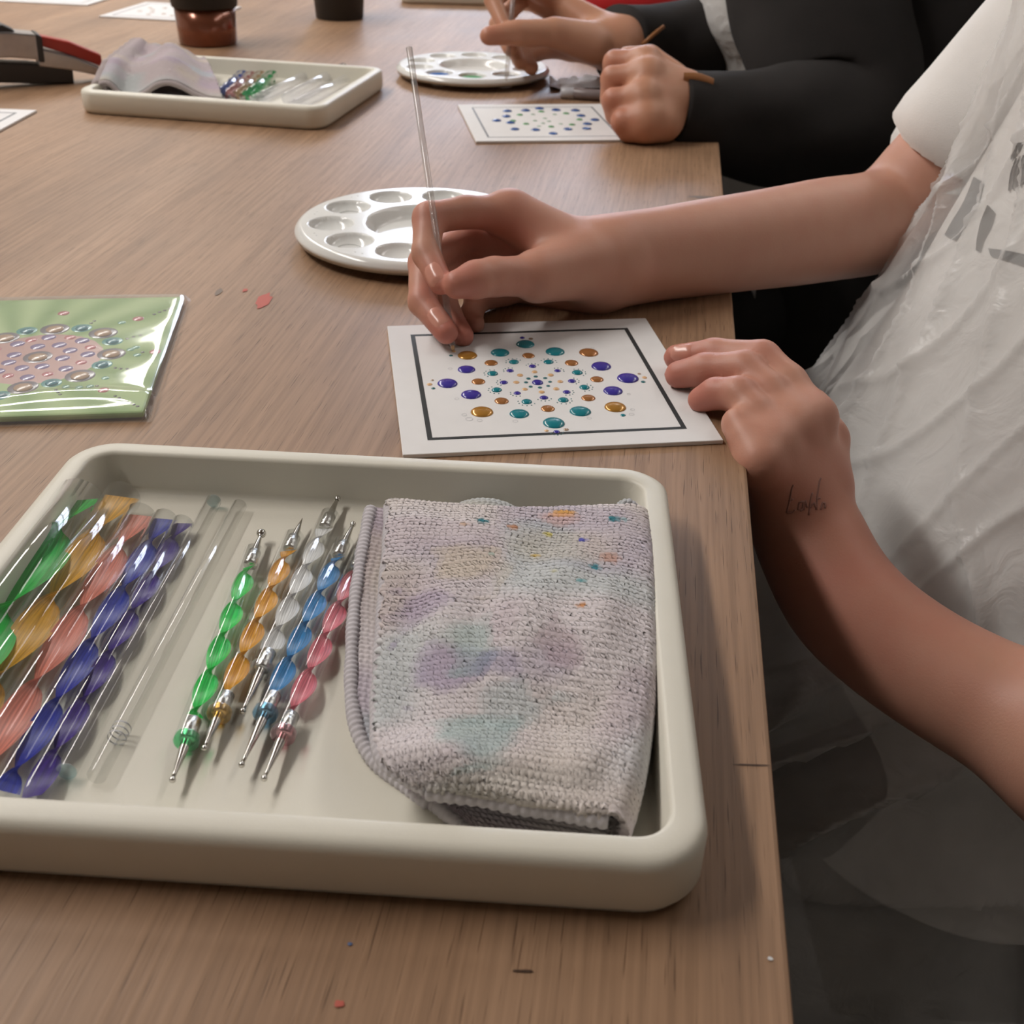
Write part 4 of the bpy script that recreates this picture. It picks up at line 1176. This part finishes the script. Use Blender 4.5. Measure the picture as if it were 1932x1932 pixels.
# fingers
fI = J((962, 404, .632), (880, 400, .618), (809, 412, .607), (804, 478, .597), (832, 534, .586))
B1.finger(F, fI, [.0108, .0090, .0090, .0078, .0066])
fM = J((965, 440, .655), (880, 446, .644), (800, 496, .618), (797, 570, .601), (842, 627, .588))
B1.finger(F, fM, [.0108, .0090, .0088, .0078, .0066])
fR = J((985, 487, .662), (892, 488, .655), (828, 530, .630), (846, 596, .612), (873, 634, .600))
B1.finger(F, fR, [.0104, .0086, .0083, .0075, .0064])
fP = J((1015, 532, .662), (950, 552, .652), (900, 566, .640), (888, 596, .626), (896, 612, .617))
B1.finger(F, fP, [.0098, .0078, .0073, .0066, .0058])
V1, Q1 = B1.mesh(F, 3)
red1 = [(fI[4], .016, .8), (fM[4], .016, .9), (fR[4], .016, .9), (tT, .018, .7), (fI[2], .014, .5), (fM[2], .014, .5), (mI, .02, .3), (wr, .03, .15), (tI, .02, .35), (pt(930, 470, .63), .03, .6)]
C1 = redness(V1, red1)

# left arm and hand (steadying the card)
lw, lf1, lf2, lf3, lelb = J((1506, 965, .535), (1588, 1128, .520), (1725, 1246, .505), (1932, 1362, .480), (2090, 1450, .455))
lsho = np.array([0.42, 0.43, 0.19])
B2 = Body((0.045, 0.22, -0.26), (0.49, 0.60, 0.25), 0.0016)
F = B2.new()
palm_n = np.array([-0.25, 0.35, 0.9])
B2.arm(F, [lw, lf1, lf2, lf3, lelb], [.0185, .0212, .0232, .0262, .0290], [1.22, 1.16, 1.1, 1.05, 1.0], (1, -.2, .6))
B2.cap(F, lelb, lsho, 0.030, 0.045, 0.03)
nI, nM, nR, nP = J((1532, 790, .530), (1496, 806, .522), (1458, 838, .513), (1432, 872, .506))
for q, ra in ((nI, .0112), (nM, .0112), (nR, .0106), (nP, .0100)):
    B2.cap(F, lw, q, 0.0165, ra, 0.012)
gI = J((1532, 790, .530), (1487, 722, .541), (1438, 676, .551), (1348, 668, .565), (1276, 674, .575))
B2.finger(F, gI, [.0108, .0092, .0090, .0080, .0068])
gM = J((1496, 806, .522), (1450, 740, .533), (1404, 697, .543), (1330, 698, .553), (1280, 707, .559))
B2.finger(F, gM, [.0108, .0094, .0092, .0084, .0072])
gR = J((1458, 838, .513), (1425, 780, .522), (1394, 744, .529), (1350, 742, .536), (1322, 754, .540))
B2.finger(F, gR, [.0104, .0090, .0087, .0076, .0066])
gP = J((1432, 872, .506), (1408, 826, .512), (1393, 800, .517), (1398, 812, .524), (1412, 830, .528))
B2.finger(F, gP, [.0098, .0084, .0076, .0066, .0060])
gT = J((1548, 905, .538), (1556, 830, .548), (1530, 770, .566), (1500, 742, .580))
B2.finger(F, gT, [.0145, .0118, .0098, .0080], kbase=0.014, reach=0.03)
V2, Q2 = B2.mesh(F, 3)
C2 = redness(V2, [(gI[4], .02, .8), (gM[4], .02, .8), (gR[4], .02, .8), (gI[2], .012, .6), (gM[2], .012, .4), (gR[2], .012, .4), (nI, .014, .35), (lw, .05, .35), (lf1, .05, .45)])

TORSO = [(0.30, .42, .62, .05, .06), (.25, .415, .62, .075, .12), (.20, .405, .615, .095, .17), (.10, .388, .61, .108, .178), (0.0, .360, .605, .122, .176), (-.06, .345, .60, .134, .178),
         (-.14, .325, .60, .140, .182), (-.22, .335, .60, .14, .186), (-.30, .35, .60, .13, .18)]
Pt, cl_ = loft([(z, cx, cy, ax - .012, ay - .012) for z, cx, cy, ax, ay in TORSO if z > -0.15], 40, 24)
tv, tf = Pt.reshape(-1, 3), grid_faces(24, 40, close_m=True) + [tuple(range(39, -1, -1)), tuple(23 * 40 + j for j in range(40))]
bv, bf = join_geo([(V1, Q1), (V2, Q2), (tv, tf)])
bc = np.concatenate([C1, C2, np.zeros((len(tv), 3))])
body1 = mesh_obj('body', bv, bf, SKIN1, colors=bc); link(body1, p1)
bv1, bv2 = bvh_of(V1, Q1), bvh_of(V2, Q2)
nail(bv1, 817, 515, fI[4] - fI[3], .0098, .0125, p1)
nail(bv1, 826, 596, fM[4] - fM[3], .0095, .0125, p1)
nail(bv2, 1284, 662, gI[4] - gI[3], .0095, .0115, p1)
# small script tattoo across the left wrist
TATM = mat('faded tattoo ink', (158, 112, 100), rough=0.5)
strokes = [[(1484, 968), (1490, 945), (1494, 922), (1498, 912)], [(1484, 968), (1496, 966), (1502, 960)], [(1488, 946), (1500, 940)], [(1506, 962), (1508, 948), (1516, 946), (1514, 962), (1508, 964)],
           [(1516, 962), (1520, 944), (1524, 962)], [(1526, 972), (1530, 940), (1534, 926)], [(1528, 958), (1536, 948), (1540, 960)], [(1540, 962), (1542, 934), (1546, 908), (1550, 900)], [(1540, 942), (1550, 938)],
           [(1548, 962), (1552, 948), (1557, 950), (1556, 962)]]
tg = []
for s_ in strokes:
    pp = []
    for a, b in zip(s_[:-1], s_[1:]):
        for k in range(4):
            h_, n_ = hit(bv2, a[0] + (b[0] - a[0]) * k / 4, a[1] + (b[1] - a[1]) * k / 4)
            if h_ is not None: pp.append(np.array(h_ - n_ * 0.0002))
    if len(pp) > 2: tg.append(tube_geo(pp, 0.0006, 6))
if tg: link(mesh_obj('wrist_tattoo', *join_geo(tg), TATM), p1)

# clothes
def tee_fold(Tg, Zg): return 0.007 * vnoise(Tg * 2.2 + 6, Zg * 9 + 20, 91) + 0.003 * vnoise(Tg * 6 + 6, Zg * 22 + 20, 92)
Pt, c_ = loft([r_ for r_ in TORSO if r_[0] > -0.25] + [(-.255, .325, .60, .148, .20), (-.285, .325, .60, .148, .202)], 120, 90, tee_fold, square=0.3)
tee = thing('tshirt', '', ''); del tee['label']; del tee['category']; tee.matrix_world = Matrix.Identity(4)
COLS = COL
bpy.data.objects.remove(tee)
tee = grid_obj('tshirt', Pt, TEE, p1, closed=True)
sl_v, sl_f = limb_geo([pt(1822, 262, .742), pt(1850, 228, .735), sho + [0.01, 0, 0.0], np.array([.42, .70, .23])], [.051, .052, .066, .08], fold=0.006, seed=3)
o = mesh_obj('sleeve', sl_v, sl_f, TEE); link(o, tee)
sl_v, sl_f = limb_geo([lelb + (lsho - lelb) * 0.35, lelb + (lsho - lelb) * 0.7, lsho, np.array([.42, .5, .22])], [.055, .058, .066, .08], fold=0.006, seed=4)
o = mesh_obj('sleeve', sl_v, sl_f, TEE); link(o, tee)
tb = bvh_of(Pt.reshape(-1, 3), grid_faces(Pt.shape[0], Pt.shape[1], close_m=True))
def print_patch(poly, m, name='tshirt_print', rows=10):
    """a printed stroke lying on the shirt: polygon given as two edge polylines"""
    a, b = np.array(poly[0], float), np.array(poly[1], float)
    v = []
    k = 14
    for i in range(k):
        t = i / (k - 1); p, q_ = cat_interp(t, a), cat_interp(t, b)
        for j in range(6):
            x = p + (q_ - p) * j / 5; h_, n_ = hit(tb, x[0], x[1])
            if h_ is None: return
            v.append(tuple(h_ + n_ * 0.0012))
    o = mesh_obj(name, v, grid_faces(k, 6), m); link(o, tee)
PR1, PR2 = mat('charcoal print', (14, 15, 16), rough=0.8), mat('mid grey print', (78, 82, 86), rough=0.8)
print_patch(([(1866, 388), (1853, 420), (1846, 452), (1844, 474)], [(1880, 402), (1872, 430), (1858, 455), (1853, 476)]), PR1)
print_patch(([(1840, 335), (1822, 380), (1798, 420), (1785, 445)], [(1858, 345), (1848, 385), (1822, 430), (1806, 455)]), PR2)
for k in range(5):
    x0 = 1905 + 7 * k
    print_patch(([(x0 + 14, 300 - 3 * k), (x0 + 4, 330), (x0, 362 - 3 * k)], [(x0 + 18, 300 - 3 * k), (x0 + 8, 330), (x0 + 4, 362 - 3 * k)]), PR1)
print_patch(([(1918, 272), (1912, 290), (1910, 304)], [(1932, 270), (1926, 285), (1918, 296)]), PR1)
print_patch(([(1868, 470), (1900, 474), (1940, 482)], [(1872, 484), (1900, 492), (1940, 505)]), PR2)

# apron: bib over the chest and a skirt over the lap, thin film
APR = [(.24, .395, .615, .125, .14), (.18, .393, .612, .126, .16), (.09, .378, .608, .126, .180), (0.02, .358, .604, .132, .184), (-.05, .342, .60, .145, .188), (-.11, .330, .60, .155, .192),
       (-.145, .29, .60, .180, .198), (-.19, .22, .60, .245, .206), (-.28, .19, .60, .275, .226), (-.45, .19, .60, .285, .245), (-.62, .19, .60, .29, .26)]
def apr_fold(Tg, Zg):
    lower = np.clip((-0.02 - Zg) / 0.2, 0, 1)
    f1 = 0.010 * vnoise(Tg * 2.0 + Zg * 6 + 20, Zg * 5 + 20, 71) + 0.006 * vnoise(Tg * 4.5 + Zg * 14 + 20, Zg * 12 + 20, 72) + 0.003 * vnoise(Tg * 11 - Zg * 30 + 40, Zg * 30 + 30, 73)
    f2 = 0.030 * np.sin((Tg * 1.0 + 2.2 * Zg) * 11 + 2 * vnoise(Tg * 3 + 9, Zg * 4 + 9, 74)) * lower
    ph = (Tg * 3.2 + Zg * 9.0 + 1.3 * vnoise(Tg * 2 + 30, Zg * 6 + 30, 75)) * 2.6
    ridge = (1 - np.abs(np.sin(ph))) ** 4 * (0.006 + 0.014 * lower) * (0.5 + vnoise(Tg * 3 + 50, Zg * 5 + 50, 76) + 0.3)
    ph2 = (Tg * 4.0 - Zg * 16.0 + 1.8 * vnoise(Tg * 3 + 11, Zg * 9 + 11, 77)) * 2.2
    ridge2 = (1 - np.abs(np.sin(ph2))) ** 5 * 0.005 * (1 - 0.6 * lower)
    return f1 * 1.3 + f2 * 0.6 + ridge + ridge2
Pa, c_ = loft(APR, 360, 320, apr_fold, arc=(math.radians(70), math.radians(350)), square=0.3)
apron1 = grid_obj('plastic_apron', Pa, FILM, p1)
# trousers and shoes
def trousers(hip_y, hipx, knee_x, cy, parent, m):
    g_ = []
    for s in (-1, 1):
        y = cy + s * 0.082
        g_.append(limb_geo([(hipx, y * 0.6 + cy * 0.4, -.24), ((hipx + knee_x) / 2, y, -.250), (knee_x, y, -.262), (knee_x - 0.01, y, -.42), (knee_x + 0.03, y, -.70)], [.10, .072, .062, .056, .05], fold=0.006, seed=12))
    hips = limb_geo([(hipx + 0.0, cy - .06, -.22), (hipx, cy, -.22), (hipx, cy + .06, -.22)], [.115, .12, .115])
    o = mesh_obj('trousers', *join_geo(g_ + [hips]), m); link(o, parent)
    for s in (-1, 1):
        y = cy + s * 0.095
        link(mesh_obj('shoe', *limb_geo([(knee_x + 0.06, y, FZ + .042), (knee_x, y, FZ + .046), (knee_x - 0.08, y, FZ + .04), (knee_x - 0.15, y, FZ + .03)], [.036, .042, .04, .026]), SHOE), parent)
trousers(0, .37, -.01, .60, p1, TROU)

# the rod in the hand
tipP = at(855, 660, CT + 0.0006)
topd = ray(772, 90); topP = EYE + topd * (0.640 / topd[1])
rod = thing('clear_rod', 'slim clear rod held upright in the painting hand', 'rod', mat=axis_matrix(tipP, topP, up=(0, 1, 0)))
rl = float(np.linalg.norm(topP - tipP))
mesh_obj('rod_body', *xlathe([(0.0, 0.0004), (0.003, 0.0016), (0.014, 0.0019), (rl, 0.0017), (rl, 0.0)], 20), HELDROD, rod)
mesh_obj('paint_bead', *xlathe([(-0.0007, 0.0001), (0.0002, 0.0009), (0.0022, 0.0012), (0.0026, 0.0005)], 12), dot_mat('peach'), rod)

# ================================================================== person 2 (black hoodie)
HOOD = mat('black hoodie fabric', (34, 30, 29), rough=0.9, noise=0.18, scale=25, bump=0.3, bscale=900)
p2 = thing('person', 'person in black hoodie and apron behind, hand in a fist', 'person', (0.46, 1.35, FZ))
# left fist
B3 = Body((0.05, 0.93, -0.02), (0.30, 1.15, 0.10), 0.0021)
F = B3.new()
W = pt(1290, 200, 1.03)
ks = J((1218, 118, 1.020), (1222, 142, 1.004), (1214, 184, .994), (1220, 226, .990)); rs = (.0135, .0145, .0140, .0130)
B3.cap(F, W, pt(1420, 235, 1.06), 0.025, 0.03, 0.01)
for q, ra in zip(ks, rs): B3.cap(F, W, q, 0.021, ra, 0.018)
B3.cap(F, pt(1255, 236, .998), pt(1215, 243, .992), 0.015, 0.013, 0.012)
f3 = [J((1218, 118, 1.020), (1160, 118, 1.030), (1158, 160, 1.040), (1190, 185, 1.045)), J((1222, 142, 1.004), (1156, 148, 1.014), (1153, 186, 1.022), (1190, 206, 1.03)),
      J((1214, 184, .994), (1158, 190, 1.002), (1163, 216, 1.008), (1195, 224, 1.015)), J((1220, 226, .990), (1176, 230, .994), (1186, 246, .998), (1210, 248, 1.005))]
for q in f3: B3.finger(F, q, [.0130, .0112, .0102, .0088], kbase=0.014, reach=0.022)
B3.finger(F, J((1270, 150, 1.05), (1225, 112, 1.058), (1185, 112, 1.062), (1165, 135, 1.062)), [.016, .0130, .0115, .0095], kbase=0.014, reach=0.03)
V3, Q3 = B3.mesh(F, 4)
# right hand with its rod
B4 = Body((-0.06, 1.06, 0.0), (0.30, 1.38, 0.16), 0.0024)
F = B4.new()
W = pt(1175, 88, 1.19)
B4.cap(F, W, pt(1290, 95, 1.24), 0.026, 0.03, 0.01)
ks = J((1050, 0, 1.20), (1055, 25, 1.215), (1062, 60, 1.22), (1080, 92, 1.215))
for q in ks: B4.cap(F, W, q, 0.022, 0.0125, 0.015)
th = J((1120, 90, 1.165), (1045, 62, 1.15), (975, 62, 1.135), (922, 68, 1.125))
B4.cap(F, W, th[1], 0.022, 0.016, 0.015)
B4.finger(F, th, [.017, .0145, .0125, .0095], kbase=.014, reach=.03)
for q in (J((1050, 0, 1.20), (975, -35, 1.17), (930, 0, 1.15), (950, 45, 1.14)), J((1055, 25, 1.215), (985, -5, 1.20), (940, 45, 1.17), (962, 92, 1.155)),
          J((1062, 60, 1.22), (1010, 60, 1.21), (968, 85, 1.185), (982, 118, 1.17)), J((1080, 92, 1.215), (1030, 92, 1.21), (990, 108, 1.19), (1003, 128, 1.175))):
    B4.finger(F, q, [.0118, .0105, .0095, .0080])
V4, Q4 = B4.mesh(F, 3)
TOR2 = [(.36, .49, 1.36, .05, .06), (.30, .48, 1.36, .08, .13), (.24, .47, 1.36, .105, .18), (.12, .44, 1.36, .125, .19), (0, .42, 1.36, .14, .19), (-.12, .41, 1.36, .15, .195), (-.3, .42, 1.36, .15, .195)]
Pt, _ = loft([(z, cx, cy, ax - .015, ay - .015) for z, cx, cy, ax, ay in TOR2], 36, 20)
bv, bf = join_geo([(V3, Q3), (V4, Q4), (Pt.reshape(-1, 3), grid_faces(20, 36, close_m=True))])
bc = np.concatenate([redness(V3, [(f3[0][1], .02, .5), (f3[1][1], .02, .5), (f3[2][1], .02, .6), (f3[3][1], .02, .6)]), redness(V4, [(th[3], .02, .5)]), np.zeros((20 * 36, 3))])
link(mesh_obj('body', bv, bf, SKIN2, colors=bc), p2)
def hood_fold(Tg, Zg): return 0.018 * vnoise(Tg * 2.4 + 6, Zg * 8 + 20, 51) + 0.006 * vnoise(Tg * 6 + 6, Zg * 20 + 20, 52)
Pt, _ = loft(TOR2, 90, 70, hood_fold)
hood = grid_obj('hoodie', Pt, HOOD, p2, closed=True)
v_, f_ = limb_geo([pt(1262, 206, 1.025), pt(1340, 222, 1.045), pt(1460, 240, 1.07), pt(1580, 215, 1.10), pt(1560, 60, 1.12), pt(1540, -120, 1.14), pt(1560, -260, 1.2)], [.036, .043, .056, .070, .088, .092, .09], fold=0.014, seed=7, per=14)
link(mesh_obj('sleeve', v_, f_, HOOD), hood)
v_, f_ = limb_geo([pt(1166, 84, 1.195), pt(1250, 90, 1.235), np.array([.25, 1.36, .05]), np.array([.36, 1.48, .06]), np.array([.45, 1.52, .16]), np.array([.48, 1.50, .28])], [.041, .045, .05, .055, .06, .08], fold=0.008, seed=8, per=12)
link(mesh_obj('sleeve', v_, f_, HOOD), hood)
APR2 = [(.30, .46, 1.36, .14, .15), (.2, .43, 1.36, .20, .19), (.12, .405, 1.36, .222, .20), (.06, .40, 1.36, .215, .20), (.02, .40, 1.36, .18, .205), (-.1, .39, 1.36, .155, .21), (-.3, .38, 1.36, .14, .22)]
Pa, _ = loft(APR2, 110, 90, lambda a, z: 0.014 * vnoise(a * 4 + 9, z * 7 + 9, 55), arc=(math.radians(120), math.radians(222)))
grid_obj('plastic_apron', Pa, FILM2, p2)
trousers(0, .43, .05, 1.36, p2, TROU)
# tan wrist tab on the cuff and cord on the far sleeve
TAN = mat('tan leather', (168, 112, 66), rough=0.5)
a, b = pt(1290, 148, .995), pt(1346, 160, 1.0)
v = []
for k in range(8):
    c = a + (b - a) * k / 7 + np.array([0, 0, 0.002 * math.sin(math.pi * k / 7)])
    for dz in (0.005, -0.005): v += [c + np.array([0, 0.0, dz]), c + np.array([0, 0.002, dz])]
f = []
for k in range(7):
    o_ = 4 * k; f += [(o_, o_ + 4, o_ + 6, o_ + 2), (o_ + 1, o_ + 3, o_ + 7, o_ + 5), (o_, o_ + 1, o_ + 5, o_ + 4), (o_ + 2, o_ + 6, o_ + 7, o_ + 3)]
link(mesh_obj('cuff_tab', v, f, TAN), p2)
link(mesh_obj('cord', *tube_geo([pt(1212, 84, 1.165), pt(1232, 66, 1.165), pt(1252, 50, 1.17)], 0.0022, 8), TAN), p2)
A, B = pt(955, 152, 1.165), pt(970, -30, 1.12)
rod2 = thing('clear_rod', 'clear rod dipped into the farther palette', 'rod', mat=axis_matrix(A, B, up=(0, 1, 0))); rl = float(np.linalg.norm(B - A))
mesh_obj('rod_body', *xlathe([(0.0, 0.0006), (0.004, 0.0026), (rl, 0.0026), (rl, 0.0)], 16), HELDROD, rod2)

# ================================================================== person 3 (red jumper)
REDM = mat('red knit jumper', (176, 18, 22), rough=0.85, noise=0.12, scale=40, bump=0.3, bscale=500)
p3 = thing('person', 'person in red jumper at the far end, mostly hidden', 'person', (0.52, 1.95, FZ))
TOR3 = [(z, cx + .06, cy + .62, ax, ay) for z, cx, cy, ax, ay in TOR2]
Pt, _ = loft([(z, cx, cy, ax - .015, ay - .015) for z, cx, cy, ax, ay in TOR3], 36, 20)
link(mesh_obj('body', Pt.reshape(-1, 3), grid_faces(20, 36, close_m=True), SKIN2, colors=np.zeros((720, 3))), p3)
Pt, _ = loft(TOR3, 90, 70, hood_fold)
jmp = grid_obj('jumper', Pt, REDM, p3, closed=True)
v_, f_ = limb_geo([at(1085, -30, .05), at(1170, 5, .045), np.array([.33, 1.80, .06]), np.array([.46, 1.80, .12]), np.array([.54, 1.84, .27])], [.042, .048, .055, .06, .08], fold=0.012, seed=9, per=12)
link(mesh_obj('sleeve', v_, f_, REDM), jmp)
Pa, _ = loft([(z, cx + .06, cy + .62, ax, ay) for z, cx, cy, ax, ay in APR2], 80, 60, lambda a, z: 0.014 * vnoise(a * 4 + 9, z * 7 + 9, 56), arc=(math.radians(120), math.radians(240)))
grid_obj('plastic_apron', Pa, FILM, p3)
trousers(0, .49, .10, 1.98, p3, TROU)

# ------------------------------------------------------------------ chairs
CHM = mat('dark grey tube', (52, 50, 50), rough=0.4, metal=0.4); CHS = mat('black seat pad', (24, 23, 23), rough=0.7)
def chair(label, cx, cy):
    t = thing('chair', label, 'chair', (cx, cy, FZ), 'dark tube chairs')
    s = mesh_obj('seat', *box_geo(-0.2, 0.2, -0.2, 0.2, 0.385, 0.42), CHS, t, smooth=False); bevel(s, 0.012, 3)
    s = mesh_obj('backrest', *box_geo(0.21, 0.235, -0.2, 0.2, 0.62, 0.86), CHS, t, smooth=False); bevel(s, 0.01, 3)
    for y in (-0.19, 0.19):
        mesh_obj('leg', *tube_geo([(-0.2, y, 0.0), (-0.16, y, 0.39)], 0.011), CHM, t)
        mesh_obj('leg', *tube_geo([(0.24, y, 0.0), (0.19, y, 0.40), (0.225, y, 0.86)], 0.011), CHM, t)
    mesh_obj('stretcher', *tube_geo([(-0.185, -0.19, 0.16), (-0.185, 0.19, 0.16)], 0.009), CHM, t)
chair('dark chair under the person in the white t-shirt', .40, .60)
chair('dark chair under the person in the black hoodie', .47, 1.36)
chair('dark chair under the person in the red jumper', .53, 1.98)
